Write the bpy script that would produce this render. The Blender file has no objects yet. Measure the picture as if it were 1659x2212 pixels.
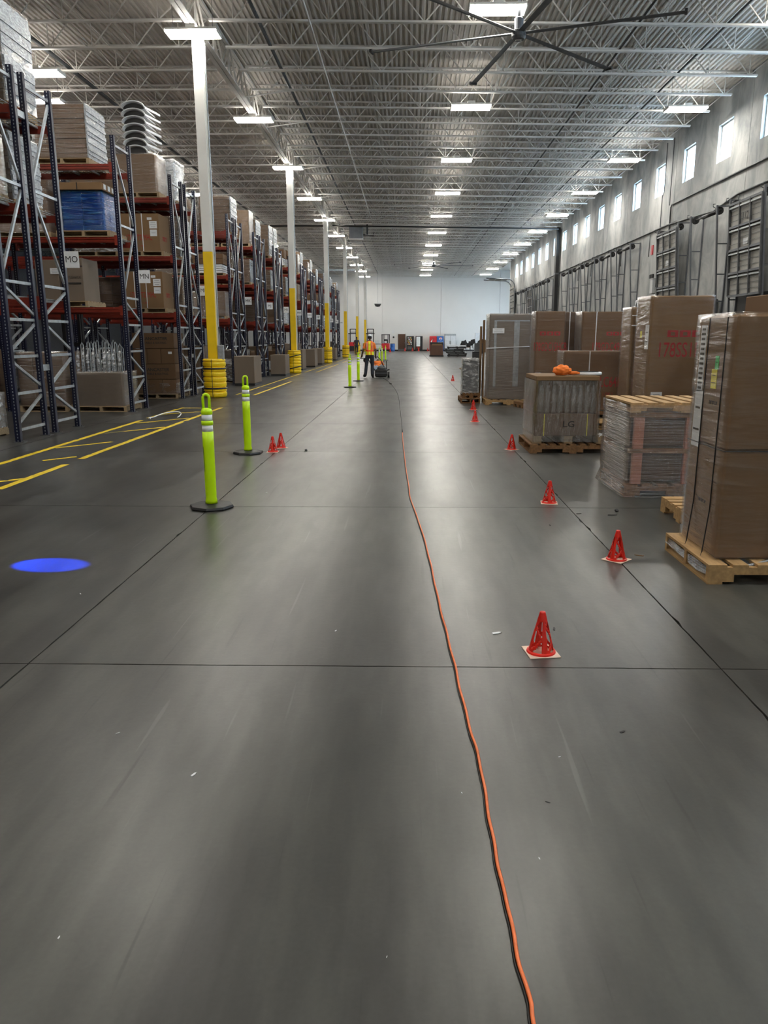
import bpy, bmesh, math, random
from mathutils import Vector, Matrix, Euler
R = math.radians
S = bpy.context.scene
C = S.collection
random.seed(11)

# ------------------------------------------------------------------ camera
W, H, FPX, PX, PY, VX, VY = 1659, 2212, 1640.0, 850.0, 1106.0, 882.0, 731.0
pitch = math.atan((PY - VY) / FPX)
yaw = math.atan((VX - PX) / FPX * math.cos(pitch))
cd = bpy.data.cameras.new('camera'); cam = bpy.data.objects.new('camera', cd); C.objects.link(cam)
cam.location = (0, 0, 1.6)
cam.rotation_euler = (R(90) - pitch, 0, yaw)
cd.sensor_fit = 'VERTICAL'; cd.sensor_height = 36.0; cd.lens = FPX / H * 36.0
cd.shift_x = (W / 2 - PX) / H; cd.shift_y = 0.0
cd.clip_end = 400; cd.clip_start = 0.05
S.camera = cam

# ------------------------------------------------------------------ world, exposure
wd = bpy.data.worlds.new('sky'); S.world = wd; wd.use_nodes = True
wn = wd.node_tree.nodes; wn.clear()
wo = wn.new('ShaderNodeOutputWorld'); wb = wn.new('ShaderNodeBackground')
wb.inputs['Color'].default_value = (0.58, 0.80, 1.0, 1); wb.inputs['Strength'].default_value = 10.0
wd.node_tree.links.new(wb.outputs[0], wo.inputs[0])
S.view_settings.view_transform = 'Standard'; S.view_settings.look = 'None'
S.view_settings.gamma = 1.0; S.view_settings.exposure = 1.45
S.view_settings.use_curve_mapping = False
try:
    cy = S.cycles
    cy.use_denoising = True; cy.max_bounces = 7; cy.diffuse_bounces = 4; cy.glossy_bounces = 4
    cy.transparent_max_bounces = 12; cy.transmission_bounces = 4; cy.caustics_reflective = False
    cy.caustics_refractive = False; cy.sample_clamp_indirect = 6.0; cy.use_light_tree = True
except Exception as e:
    print(e)
LAMP = 30.0      # strength of the ceiling lamps' diffusers
UP = 9.0         # strength of glow strips added on the lamps to brighten the deck

# ------------------------------------------------------------------ materials
MATS = {}
def nodes_of(name):
    m = bpy.data.materials.new(name); m.use_nodes = True
    nt = m.node_tree; b = nt.nodes['Principled BSDF']
    return m, nt, b
def mat(name, col, rough=0.6, metal=0.0, var=0.12, scale=6.0, bump=0.0, spec=None, stretch=(1, 1, 1), coat=0.0):
    if name in MATS: return MATS[name]
    m, nt, b = nodes_of(name); N = nt.nodes; L = nt.links
    tc = N.new('ShaderNodeTexCoord'); mp = N.new('ShaderNodeMapping'); mp.inputs['Scale'].default_value = stretch
    L.new(tc.outputs['Object'], mp.inputs['Vector'])
    nz = N.new('ShaderNodeTexNoise'); nz.inputs['Scale'].default_value = scale; nz.inputs['Detail'].default_value = 4
    L.new(mp.outputs[0], nz.inputs['Vector'])
    rp = N.new('ShaderNodeValToRGB'); L.new(nz.outputs['Fac'], rp.inputs[0])
    a = [max(0, c * (1 - var)) for c in col]; z = [min(1, c * (1 + var)) for c in col]
    rp.color_ramp.elements[0].position = .3; rp.color_ramp.elements[1].position = .7
    rp.color_ramp.elements[0].color = (*a, 1); rp.color_ramp.elements[1].color = (*z, 1)
    L.new(rp.outputs[0], b.inputs['Base Color'])
    b.inputs['Roughness'].default_value = rough; b.inputs['Metallic'].default_value = metal
    if spec is not None: b.inputs['Specular IOR Level'].default_value = spec
    if coat: b.inputs['Coat Weight'].default_value = coat; b.inputs['Coat Roughness'].default_value = .15
    if bump:
        bp = N.new('ShaderNodeBump'); bp.inputs['Strength'].default_value = bump; bp.inputs['Distance'].default_value = .01
        L.new(nz.outputs['Fac'], bp.inputs['Height']); L.new(bp.outputs[0], b.inputs['Normal'])
    MATS[name] = m
    return m
def emit(name, col, s):
    if name in MATS: return MATS[name]
    m = bpy.data.materials.new(name); m.use_nodes = True; nt = m.node_tree; nt.nodes.clear()
    o = nt.nodes.new('ShaderNodeOutputMaterial'); e = nt.nodes.new('ShaderNodeEmission')
    e.inputs[0].default_value = (*col, 1); e.inputs[1].default_value = s
    nt.links.new(e.outputs[0], o.inputs[0]); MATS[name] = m
    return m
def film(name, tint, haze, stretch, scale=3.0, bump=.8, rough=.12, shine=.05):
    """stretch film: clear, with glossy wrinkles and a little haze"""
    if name in MATS: return MATS[name]
    m = bpy.data.materials.new(name); m.use_nodes = True; nt = m.node_tree; N = nt.nodes; L = nt.links; N.clear()
    o = N.new('ShaderNodeOutputMaterial'); tr = N.new('ShaderNodeBsdfTransparent'); tr.inputs[0].default_value = (*tint, 1)
    gl = N.new('ShaderNodeBsdfGlossy'); gl.inputs['Roughness'].default_value = rough; gl.inputs[0].default_value = (1, 1, 1, 1)
    df = N.new('ShaderNodeBsdfDiffuse'); df.inputs[0].default_value = (*[min(1, t * .95) for t in tint], 1)
    tc = N.new('ShaderNodeTexCoord'); mp = N.new('ShaderNodeMapping'); mp.inputs['Scale'].default_value = stretch
    nz = N.new('ShaderNodeTexNoise'); nz.inputs['Scale'].default_value = scale; nz.inputs['Detail'].default_value = 6; nz.inputs['Distortion'].default_value = .6
    L.new(tc.outputs['Object'], mp.inputs[0]); L.new(mp.outputs[0], nz.inputs['Vector'])
    bp = N.new('ShaderNodeBump'); bp.inputs['Strength'].default_value = bump; bp.inputs['Distance'].default_value = .04
    L.new(nz.outputs['Fac'], bp.inputs['Height']); L.new(bp.outputs[0], gl.inputs['Normal']); L.new(bp.outputs[0], df.inputs['Normal'])
    lw = N.new('ShaderNodeLayerWeight'); lw.inputs[0].default_value = .5; L.new(bp.outputs[0], lw.inputs['Normal'])
    fr = N.new('ShaderNodeMath'); fr.operation = 'POWER'; fr.inputs[1].default_value = 3.5; L.new(lw.outputs['Facing'], fr.inputs[0])
    rp = N.new('ShaderNodeValToRGB'); L.new(nz.outputs['Fac'], rp.inputs[0])
    rp.color_ramp.elements[0].position = .45; rp.color_ramp.elements[1].position = .75
    rp.color_ramp.elements[0].color = (haze * .15,) * 3 + (1,); rp.color_ramp.elements[1].color = (min(1, haze * 1.5),) * 3 + (1,)
    m1 = N.new('ShaderNodeMixShader'); L.new(rp.outputs[0], m1.inputs[0]); L.new(tr.outputs[0], m1.inputs[1]); L.new(df.outputs[0], m1.inputs[2])
    ad = N.new('ShaderNodeMath'); ad.operation = 'MULTIPLY_ADD'; ad.inputs[1].default_value = .85; ad.inputs[2].default_value = shine
    L.new(fr.outputs[0], ad.inputs[0])
    m2 = N.new('ShaderNodeMixShader'); L.new(ad.outputs[0], m2.inputs[0]); L.new(m1.outputs[0], m2.inputs[1]); L.new(gl.outputs[0], m2.inputs[2])
    L.new(m2.outputs[0], o.inputs[0]); MATS[name] = m
    return m

def floor_material():
    m, nt, b = nodes_of('polished_concrete'); N = nt.nodes; L = nt.links
    ge = N.new('ShaderNodeNewGeometry')
    def noise(scale, stretch, det=6, dist=0.0):
        mp = N.new('ShaderNodeMapping'); mp.inputs['Scale'].default_value = stretch
        L.new(ge.outputs['Position'], mp.inputs[0])
        n = N.new('ShaderNodeTexNoise'); n.inputs['Scale'].default_value = scale; n.inputs['Detail'].default_value = det
        n.inputs['Distortion'].default_value = dist; L.new(mp.outputs[0], n.inputs['Vector'])
        return n.outputs['Fac']
    def ramp(s, p0, c0, p1, c1):
        r = N.new('ShaderNodeValToRGB'); L.new(s, r.inputs[0])
        r.color_ramp.elements[0].position = p0; r.color_ramp.elements[1].position = p1
        r.color_ramp.elements[0].color = (*c0, 1); r.color_ramp.elements[1].color = (*c1, 1); return r.outputs[0]
    def mix(t, f, a, c):
        x = N.new('ShaderNodeMix'); x.data_type = 'RGBA'; x.blend_type = t
        if isinstance(f, float): x.inputs[0].default_value = f
        else: L.new(f, x.inputs[0])
        L.new(a, x.inputs[6]) if not isinstance(a, tuple) else x.inputs[6].__setattr__('default_value', a)
        L.new(c, x.inputs[7]) if not isinstance(c, tuple) else x.inputs[7].__setattr__('default_value', c)
        return x.outputs[2]
    big = noise(.5, (1, .4, 1), 3, 0)                       # slab-wide tone
    base = ramp(big, .25, (.066, .066, .060), .8, (.094, .093, .084))
    streak = noise(3.2, (1.4, .12, 1), 8)                     # polishing and wheel streaks along the aisle
    base = mix('MULTIPLY', .55, base, ramp(streak, .38, (.52, .52, .53), .60, (1.12, 1.12, 1.10)))
    fine = noise(60, (1, 1, 1), 3)
    base = mix('MULTIPLY', .3, base, ramp(fine, .3, (.75, .75, .75), .7, (1.1, 1.1, 1.1)))
    # darker, dirtier lane left of the joint
    sx = N.new('ShaderNodeSeparateXYZ'); L.new(ge.outputs['Position'], sx.inputs[0])
    mr = N.new('ShaderNodeMapRange'); mr.inputs[1].default_value = -1.6; mr.inputs[2].default_value = -2.8
    mr.inputs[3].default_value = 0; mr.inputs[4].default_value = 1.0; L.new(sx.outputs[0], mr.inputs[0])
    swirl = noise(1.3, (1.0, .5, 1), 9, .35)
    dirt = ramp(swirl, .34, (.36, .37, .39), .66, (.84, .84, .86))
    base = mix('MULTIPLY', mr.outputs[0], base, dirt)
    # wheel lane in the middle of the aisle
    l2 = N.new('ShaderNodeMath'); l2.operation = 'ADD'; l2.inputs[1].default_value = .42; L.new(sx.outputs[0], l2.inputs[0])
    ab = N.new('ShaderNodeMath'); ab.operation = 'ABSOLUTE'; L.new(l2.outputs[0], ab.inputs[0])
    mr2 = N.new('ShaderNodeMapRange'); mr2.inputs[1].default_value = .25; mr2.inputs[2].default_value = .75
    mr2.inputs[3].default_value = .85; mr2.inputs[4].default_value = 0; L.new(ab.outputs[0], mr2.inputs[0])
    base = mix('MULTIPLY', mr2.outputs[0], base, ramp(noise(4, (1.2, .15, 1), 8, 0), .36, (.52, .52, .54), .64, (.95, .95, .95)))
    base = mix('MULTIPLY', .8, base, ramp(noise(9, (1, .3, 1), 10, .3), .40, (.80, .80, .81), .60, (1.05, 1.05, 1.04)))
    base = mix('MULTIPLY', .9, base, ramp(noise(14, (1.6, .05, 1), 3), .26, (.55, .55, .56), .34, (1, 1, 1)))
    # scratches: thin pale lines
    sc = noise(9, (2.2, .06, 1), 2)
    r = N.new('ShaderNodeValToRGB'); L.new(sc, r.inputs[0])
    r.color_ramp.elements[0].position = .70; r.color_ramp.elements[1].position = .74
    base = mix('ADD', .035, base, r.outputs[0])
    L.new(base, b.inputs['Base Color'])
    rr = ramp(noise(2.2, (1, .35, 1), 8, 0), .25, (.285, .285, .285), .75, (.36, .36, .36))
    L.new(rr, b.inputs['Roughness'])
    b.inputs['Specular IOR Level'].default_value = .55
    bp = N.new('ShaderNodeBump'); bp.inputs['Strength'].default_value = .05; bp.inputs['Distance'].default_value = .01
    L.new(noise(25, (1, 1, 1), 5), bp.inputs['Height']); L.new(bp.outputs[0], b.inputs['Normal'])
    return m
def wall_material():
    m, nt, b = nodes_of('tilt_up_concrete'); N = nt.nodes; L = nt.links
    ge = N.new('ShaderNodeNewGeometry'); mp = N.new('ShaderNodeMapping'); mp.inputs['Scale'].default_value = (1, 1, .6)
    L.new(ge.outputs['Position'], mp.inputs[0])
    n = N.new('ShaderNodeTexNoise'); n.inputs['Scale'].default_value = .9; n.inputs['Detail'].default_value = 9; n.inputs['Roughness'].default_value = .62
    n.inputs['Distortion'].default_value = .8; L.new(mp.outputs[0], n.inputs['Vector'])
    r = N.new('ShaderNodeValToRGB'); L.new(n.outputs[0], r.inputs[0])
    r.color_ramp.elements[0].position = .34; r.color_ramp.elements[1].position = .62
    r.color_ramp.elements[0].color = (.26, .278, .285, 1); r.color_ramp.elements[1].color = (.52, .525, .51, 1)
    L.new(r.outputs[0], b.inputs['Base Color']); b.inputs['Roughness'].default_value = .75
    return m
def card(name, col, var=.06):
    m = mat(name, col, .72, 0, var, 3.0, .06, .3, (1, 1, .4))
    return m

M = dict(
    navy=mat('navy_rack_paint', (.004, .006, .026), .30, 0, .15, 4, 0, .5),
    galv=mat('galvanised_steel', (.42, .45, .47), .38, .55, .18, 14),
    orange_beam=mat('orange_red_beam_paint', (.20, .020, .008), .42, 0, .15, 3),
    deckwhite=mat('painted_roof_deck', (.62, .585, .54), .55, 0, .06, 1.2),
    joist=mat('joist_grey_paint', (.70, .68, .64), .5, 0, .10, 2),
    white=mat('white_paint', (.80, .79, .75), .5, 0, .05, 2),
    yellow=mat('yellow_column_paint', (.92, .60, .005), .42, 0, .06, 3),
    plast_y=mat('yellow_plastic', (1.0, .66, .01), .34, 0, .05, 3, 0, .6),
    black=mat('black_rubber', (.012, .012, .013), .5, 0, .2, 5),
    blackm=mat('black_metal', (.012, .012, .013), .55, .0, .2, 5),
    darkgrey=mat('dark_grey_metal', (.09, .095, .10), .45, .3, .2, 4),
    greysteel=mat('grey_steel', (.13, .14, .155), .45, .4, .15, 4),
    lime=mat('lime_plastic', (.62, .95, .0), .42, 0, .05, 5),
    reflect=mat('white_reflective_tape', (.82, .84, .86), .3, 0, .05, 20),
    cone=mat('orange_cone_plastic', (.80, .022, .010), .38, 0, .06, 8),
    cone_base=mat('pale_cone_base', (.82, .62, .50), .5, 0, .1, 12),
    wood=mat('pallet_pine', (.46, .29, .13), .7, 0, .22, 5, .1, .3, (1, 6, 6)),
    wood2=mat('weathered_pallet', (.20, .105, .045), .75, 0, .3, 5, .1, .3, (1, 6, 6)),
    wood3=mat('pale_pallet', (.33, .24, .14), .72, 0, .2, 5, .1, .3, (1, 6, 6)),
    card1=card('brown_cardboard', (.155, .088, .045)), card2=card('tan_cardboard', (.215, .128, .062)),
    card3=card('dark_cardboard', (.095, .058, .034)), card4=card('grey_cardboard', (.18, .14, .105)),
    paper=mat('white_paper', (.78, .79, .80), .7, 0, .04, 30),
    redink=mat('red_print', (.36, .016, .016), .7, 0, .2, 10), blackink=mat('black_print', (.03, .028, .026), .7, 0, .2, 10),
    blue=mat('blue_wrap_sheet', (.006, .085, .24), .3, 0, .25, 3),
    skin=mat('dark_skin', (.13, .07, .045), .55, 0, .1, 10), orangecloth=mat('orange_cloth', (.95, .22, .03), .8, 0, .1, 20, .2),
    vest=mat('yellow_vest_cloth', (.85, .88, .03), .8, 0, .06, 20), darkcloth=mat('dark_cloth', (.028, .032, .045), .85, 0, .15, 20),
    lightcloth=mat('pale_blue_denim', (.50, .60, .72), .85, 0, .1, 20), redpaint=mat('red_paint', (.55, .02, .03), .35, 0, .1, 4),
    glass=mat('dark_glass', (.05, .06, .07), .1, 0, .1, 4), copper=mat('copper_brown', (.42, .16, .09), .5, .2, .2, 6),
    doorbrown=mat('brown_door', (.10, .045, .025), .45, 0, .1, 4), bluebarrel=mat('blue_plastic', (.03, .13, .45), .4, 0, .1, 4),
    linepaint=mat('yellow_floor_paint', (.78, .56, .02), .45, 0, .12, 12),
    cable_o=mat('orange_cable', (.88, .20, .06), .45, 0, .1, 40), foam=mat('white_foam', (.72, .74, .76), .5, 0, .06, 5),
    backwall=mat('white_wall_paint', (.80, .795, .78), .6, 0, .02, .5),
    green=mat('green_sticker', (.05, .60, .12), .6), ysticker=mat('yellow_sticker', (.92, .80, .05), .6),
)
M['floor'] = floor_material(); M['wall'] = wall_material()
M['film'] = film('clear_stretch_film', (.95, .94, .93), .12, (.9, .9, 11.0), 3.0, 1.0, .2, .07)
M['film_c'] = film('smooth_carton_film', (.97, .965, .96), .05, (.9, .9, 7.0), 2.5, .8, .2, .022)
M['foil'] = mat('crinkled_pale_sleeve', (.36, .39, .42), .25, 0, .35, 14, 1.0, .8, (1, 1, 2.5))
M['film_s'] = film('tight_shiny_film', (.95, .91, .87), .10, (.7, .7, 20.0), 2.6, 1.0, .16, .11)
M['film_v'] = film('clear_loose_film', (.95, .94, .92), .11, (7.0, 7.0, .8), 3.0, 1.0, .16, .26)
M['film_w'] = film('white_plastic_sleeve', (.93, .95, .97), .55, (2.0, 2.0, 4.0), 4.0, 1.0, .2)
M['film_b'] = film('blue_tinted_film', (.12, .45, .85), .25, (1.0, 1.0, 8.0))
M['lamp'] = emit('lamp_diffuser_glow', (1.0, .95, .86), LAMP)
M['deckfill'] = emit('deck_fill_glow', (1.0, .95, .87), UP)

# ------------------------------------------------------------------ helpers
def bm_box(bm, x0, x1, y0, y1, z0, z1, mx=None):
    v = [bm.verts.new(p) for p in ((x0, y0, z0), (x1, y0, z0), (x1, y1, z0), (x0, y1, z0), (x0, y0, z1), (x1, y0, z1), (x1, y1, z1), (x0, y1, z1))]
    if mx is not None:
        for q in v: q.co = mx @ q.co
    for f in ((0, 3, 2, 1), (4, 5, 6, 7), (0, 1, 5, 4), (1, 2, 6, 5), (2, 3, 7, 6), (3, 0, 4, 7)):
        bm.faces.new([v[i] for i in f])
    return v
def bm_bar(bm, a, b, w, t=None, up=(0, 0, 1)):
    """square bar from a to b"""
    t = w if t is None else t
    a = Vector(a); b = Vector(b); d = b - a; L = d.length
    if L < 1e-6: return
    z = d.normalized(); u = Vector(up)
    if abs(z.dot(u)) > .98: u = Vector((1, 0, 0))
    x = z.cross(u).normalized(); y = x.cross(z).normalized()
    mx = Matrix((( x.x, y.x, z.x, a.x), (x.y, y.y, z.y, a.y), (x.z, y.z, z.z, a.z), (0, 0, 0, 1)))
    bm_box(bm, -w / 2, w / 2, -t / 2, t / 2, 0, L, mx)
def bm_tube(bm, pts, r, n=8, closed=False, caps=True):
    pts = [Vector(p) for p in pts]; rings = []
    N = len(pts)
    for i, p in enumerate(pts):
        a = pts[(i - 1) % N] if (i > 0 or closed) else p; b = pts[(i + 1) % N] if (i < N - 1 or closed) else p
        d = (b - a).normalized() if (b - a).length > 1e-9 else Vector((0, 0, 1))
        u = Vector((0, 0, 1)) if abs(d.z) < .9 else Vector((1, 0, 0))
        x = d.cross(u).normalized(); y = x.cross(d).normalized()
        rr = r[i] if isinstance(r, (list, tuple)) else r
        rings.append([bm.verts.new(p + rr * (math.cos(t) * x + math.sin(t) * y)) for t in [2 * math.pi * k / n for k in range(n)]])
    M_ = N if closed else N - 1
    for i in range(M_):
        A = rings[i]; B = rings[(i + 1) % N]
        for k in range(n): bm.faces.new((A[k], A[(k + 1) % n], B[(k + 1) % n], B[k]))
    if caps and not closed:
        bm.faces.new(rings[0][::-1]); bm.faces.new(rings[-1])
def bm_lathe(bm, prof, n=24, c=(0, 0, 0), caps=True):
    rings = []
    for r, z in prof:
        rings.append([bm.verts.new((c[0] + r * math.cos(2 * math.pi * k / n), c[1] + r * math.sin(2 * math.pi * k / n), c[2] + z)) for k in range(n)])
    for A, B in zip(rings, rings[1:]):
        for k in range(n): bm.faces.new((A[k], A[(k + 1) % n], B[(k + 1) % n], B[k]))
    if caps: bm.faces.new(rings[0][::-1]); bm.faces.new(rings[-1])
def mesh(bm, name, m, bevel=0, smooth=False):
    if bevel: bmesh.ops.bevel(bm, geom=bm.edges[:], offset=bevel, segments=1, affect='EDGES', profile=.5)
    bmesh.ops.recalc_face_normals(bm, faces=bm.faces[:])
    me = bpy.data.meshes.new(name); bm.to_mesh(me); bm.free()
    if m is not None: me.materials.append(m)
    if smooth:
        for p in me.polygons: p.use_smooth = True
    return me
def link(name, me, parent=None, loc=(0, 0, 0), rot=(0, 0, 0), scale=None, label=None, kind=None):
    o = bpy.data.objects.new(name, me); C.objects.link(o)
    o.location = loc; o.rotation_euler = rot
    if scale: o.scale = scale
    if parent is not None: o.parent = parent
    if label: o['label'] = label
    if kind: o['kind'] = kind
    return o
def obj(name, bm, m, parent=None, loc=(0, 0, 0), rot=(0, 0, 0), bevel=0, smooth=False, label=None, kind=None):
    return link(name, mesh(bm, name, m, bevel, smooth), parent, loc, rot, None, label, kind)
def box(name, d, m, parent=None, bevel=0, label=None, kind=None, loc=(0, 0, 0), rot=(0, 0, 0)):
    bm = bmesh.new(); bm_box(bm, *d); return obj(name, bm, m, parent, loc, rot, bevel, False, label, kind)
def thing(name, label, cat, loc=(0, 0, 0), rz=0, group=None):
    o = bpy.data.objects.new(name, None); C.objects.link(o); o.empty_display_size = .2
    o.location = loc; o.rotation_euler = (0, 0, rz); o['label'] = label; o['category'] = cat
    if group: o['group'] = group
    return o
def tag(o, label, cat, group=None):
    o['label'] = label; o['category'] = cat
    if group: o['group'] = group
    return o
def dup(root, loc=None, rz=None, label=None, group=None):
    r = root.copy(); C.objects.link(r)
    if loc is not None: r.location = loc
    if rz is not None: r.rotation_euler = (0, 0, rz)
    if label: r['label'] = label
    if group: r['group'] = group
    for ch in list(root.children):
        c = ch.copy(); C.objects.link(c); c.parent = r
        for g in list(ch.children):
            d = g.copy(); C.objects.link(d); d.parent = c
    return r
TXT = {}
def text(name, s, size, m, parent, loc, rot, sx=1.0, bold=0.0, label=None):
    k = (s, size, m.name, bold)
    if k not in TXT:
        cu = bpy.data.curves.new('t', 'FONT'); cu.body = s; cu.size = size; cu.align_x = 'CENTER'; cu.align_y = 'CENTER'
        cu.extrude = .0008; cu.resolution_u = 3; cu.offset = bold
        o = bpy.data.objects.new('t', cu); C.objects.link(o)
        dg = bpy.context.evaluated_depsgraph_get(); dg.update()
        me = bpy.data.meshes.new_from_object(o.evaluated_get(dg)); C.objects.unlink(o); bpy.data.objects.remove(o)
        me.name = 'lettering'; me.materials.clear(); me.materials.append(m); TXT[k] = me
    return link(name, TXT[k], parent, loc, rot, (sx, 1, 1), label)
FRONT = (R(90), 0, 0)          # text facing the camera (towards -Y)
SIDEL = (R(90), 0, R(-90))     # text facing -X
SIDER = (R(90), 0, R(90))      # text facing +X
# ------------------------------------------------------------------ floor: slabs with recessed joints
YB, YF = 102.0, -8.0
fl = box('floor', (-36, 17, YF, YB, -.30, -.028), M['black'], kind='structure')
def jit(a, b, n, amp, rnd):
    return [a + (b - a) * i / n for i in range(n + 1)], [0] + [rnd.uniform(-amp, amp) for _ in range(n - 1)] + [0]
def slab_mesh(w, d, gl, seed, amp=.0035):
    rnd = random.Random(seed); bm = bmesh.new(); pts = []
    n = 40; g = gl
    for i in range(n): pts.append((g + (w - 2 * g) * i / n, g + rnd.uniform(0, amp)))
    for i in range(n): pts.append((w - g - rnd.uniform(0, amp) - (.012 if rnd.random() < .03 else 0), g + (d - 2 * g) * i / n))
    for i in range(n): pts.append((w - g - (w - 2 * g) * i / n, d - g - rnd.uniform(0, amp)))
    for i in range(n): pts.append((g + rnd.uniform(0, amp) + (.012 if rnd.random() < .03 else 0), d - g - (d - 2 * g) * i / n))
    top = [bm.verts.new((x, y, 0)) for x, y in pts]; bot = [bm.verts.new((x, y, -.05)) for x, y in pts]
    bm.faces.new(top); k = len(pts)
    for i in range(k): bm.faces.new((top[i], bot[i], bot[(i + 1) % k], top[(i + 1) % k]))
    return mesh(bm, 'slab', M['floor'])
XL = [-36, -20.6, -13.2, -9.6, -5.95, -1.91, 1.56, 5.23, 8.9, 12.6, 17]
YL = [-8, -3.83, -.15, 3.53]
while YL[-1] < YB - 3.8: YL.append(YL[-1] + 3.68)
YL.append(YB)
cache = {}
for i in range(len(XL) - 1):
    for j in range(len(YL) - 1):
        w = XL[i + 1] - XL[i]; d = YL[j + 1] - YL[j]; v = (i * 7 + j * 3) % 3
        k = (round(w, 2), round(d, 2), v)
        if k not in cache: cache[k] = slab_mesh(w, d, .0028, hash(k) % 999)
        link('slab', cache[k], fl, (XL[i], YL[j], 0))

# ------------------------------------------------------------------ right wall with high windows
XW = 10.9
wr = box('wall_right', (XW + .30, XW + .34, YF, 85, 0, 7.5), M['wall'], kind='structure')
WZ0, WZ1 = 7.63, 8.88
def wall_panel(y0, y1, wins, name='concrete_panel'):
    bm = bmesh.new(); x0, x1 = XW, XW + .28
    bm_box(bm, x0, x1, y0, y1, 0, WZ0); bm_box(bm, x0, x1, y0, y1, WZ1, 10.16)
    ys = [y0] + [t for w in wins for t in w] + [y1]
    for a, b in zip(ys[0::2], ys[1::2]): bm_box(bm, x0, x1, a, b, WZ0, WZ1)
    return obj(name, bm, M['wall'], wr)
M['winglass'] = film('window_glass', (.97, .985, 1.0), .0, (1, 1, 1), 1, 0, .02)
yp = 26.6 - 6.9 * 5; wi = 1
while yp < 85:
    y1 = min(yp + 6.9, 85); wins = []
    for q in (1.4, 4.85):
        if yp + q + 1.25 < y1 and yp + q < 82.5: wins.append((yp + q, yp + q + 1.25))
    wall_panel(yp + .012, y1 - .012, wins)
    for a, b in wins:
        bm = bmesh.new(); xx = XW + .12; t = .05
        bm_box(bm, xx, xx + .08, a, a + t, WZ0, WZ1); bm_box(bm, xx, xx + .08, b - t, b, WZ0, WZ1)
        bm_box(bm, xx, xx + .08, a, b, WZ0, WZ0 + t); bm_box(bm, xx, xx + .08, a, b, WZ1 - t, WZ1)
        f = obj('window_%d' % wi, bm, M['white'], None, kind='structure')
        box('pane', (xx + .03, xx + .036, a + t, b - t, WZ0 + t, WZ1 - t), M['winglass'], f)
        if b > 20:
            pass
        wi += 1
    yp += 6.9
wret = box('wall_return', (XW, 17, 85, 85.28, 0, 10.16), M['backwall'], kind='structure')
bm = bmesh.new(); bm_box(bm, 17, 17.25, 85, YB, 3.0, 10.16)     # openings added out of view so daylight brightens the end wall
for a, b in ((85, 87.5), (90.2, 94), (96.7, YB)): bm_box(bm, 17, 17.25, a, b, 0, 3.0)
obj('wall_right_far', bm, M['backwall'], None, kind='structure')
box('wall_left', (-36.25, -36, YF, YB, 0, 10.16), mat('dimmed_wall', (.10, .10, .105), .8), kind='structure')  # unseen wall coloured dark to keep the gaps between the racks dim
box('wall_front', (-36.25, 17, YF - .25, YF, 0, 10.16), M['backwall'], kind='structure')
wb_ = box('wall_back', (-36.25, 17.25, YB + .25, YB + .4, 0, 10.16), M['backwall'], kind='structure')
xp = 4.2 - 7.6 * 6
while xp < 17.2:
    a, b = max(xp, -36.2), min(xp + 7.6, 17.2)
    if b - a > .5:
        bm = bmesh.new(); bm_box(bm, a + .012, b - .012, YB, YB + .25, 0, 10.16); obj('wall_panel', bm, M['backwall'], wb_)
    xp += 7.6
box('baseboard_back', (-12, 10, YB - .03, YB, 0, .16), M['black'], kind='structure')

# ------------------------------------------------------------------ ceiling: ribbed deck, joists, girders
ZD = 10.12
SL = .25 / 16.2
def drop(x): return SL * (x + 5.4) if x > -5.4 else 0.0
bm = bmesh.new(); p = .152; prof = []; x = -36.0
while x < XW + .3:
    q = drop(x); prof += [(x, ZD - q), (x + .052, ZD - q), (x + .070, ZD + .05 - q), (x + .134, ZD + .05 - q)]
    x += p
prof.append((x, ZD - drop(x)))
YS = [YF, 20, 45, 70, YB]
rows = [[bm.verts.new((a, y, z)) for a, z in prof] for y in YS]
for A, B in zip(rows, rows[1:]):
    for k in range(len(prof) - 1): bm.faces.new((A[k], A[k + 1], B[k + 1], B[k]))
bm_box(bm, -36.2, XW + .29, YF, YB, ZD + .06, ZD + .2)
bm_box(bm, XW + .28, 17, 85, YB, ZD - .01, ZD + .04)
ceil = obj('ceiling', bm, M['deckwhite'], None, kind='structure')
ZB = 9.40
def joist_mesh(L, pw=1.22):
    bm = bmesh.new()
    for s in (-1, 1):
        bm_box(bm, .05, L - .05, s * .024 - .022, s * .024 + .022, ZD - .045, ZD - .002)
        bm_box(bm, .25, L - (.62 if L > 16 else .25), s * .03 - .028, s * .03 + .028, ZB, ZB + .05)
    n = round((L - .5) / pw); w = (L - .5) / n
    web = bmesh.new(); zt, zb = ZD - .03, ZB + .02
    bm_bar(web, (.05, 0, zt), (.25 + w / 2 - w * .25, 0, zb), .03)
    for k in range(n):
        a = .25 + k * w; m_ = a + w / 2; b = a + w
        if k: bm_bar(web, (a, 0, zt), (m_, 0, zb), .028)
        if k < n - 1: bm_bar(web, (m_, 0, zb), (b, 0, zt), .028)
        bm_bar(web, (m_, 0, zb), (m_, 0, zt), .02)
    bm_bar(web, (L - .25 - w / 2, 0, zb), (L - .05, 0, zt), .03)
    return mesh(bm, 'joist', M['joist']), mesh(web, 'joist_web', M['joist'])
JB = [(-5.3, XW + .02), (-20.5, -5.5), (-36, -20.7)]
JM = [joist_mesh(b - a) for a, b in JB]
y = 21.33 - 1.825 * 16; k = 0
while y < YB - .3:
    for (a, b), (jm, jw) in zip(JB, JM):
        if a > -6: j = link('joist', jm, ceil, (a - ZD * SL, y, 0), (0, math.atan(SL), 0))      # this bay falls towards the dock wall
        else: j = link('joist', jm, ceil, (a, y, 0))
        link('joist_web', jw, j, kind='stuff')
    y += 1.825
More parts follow.
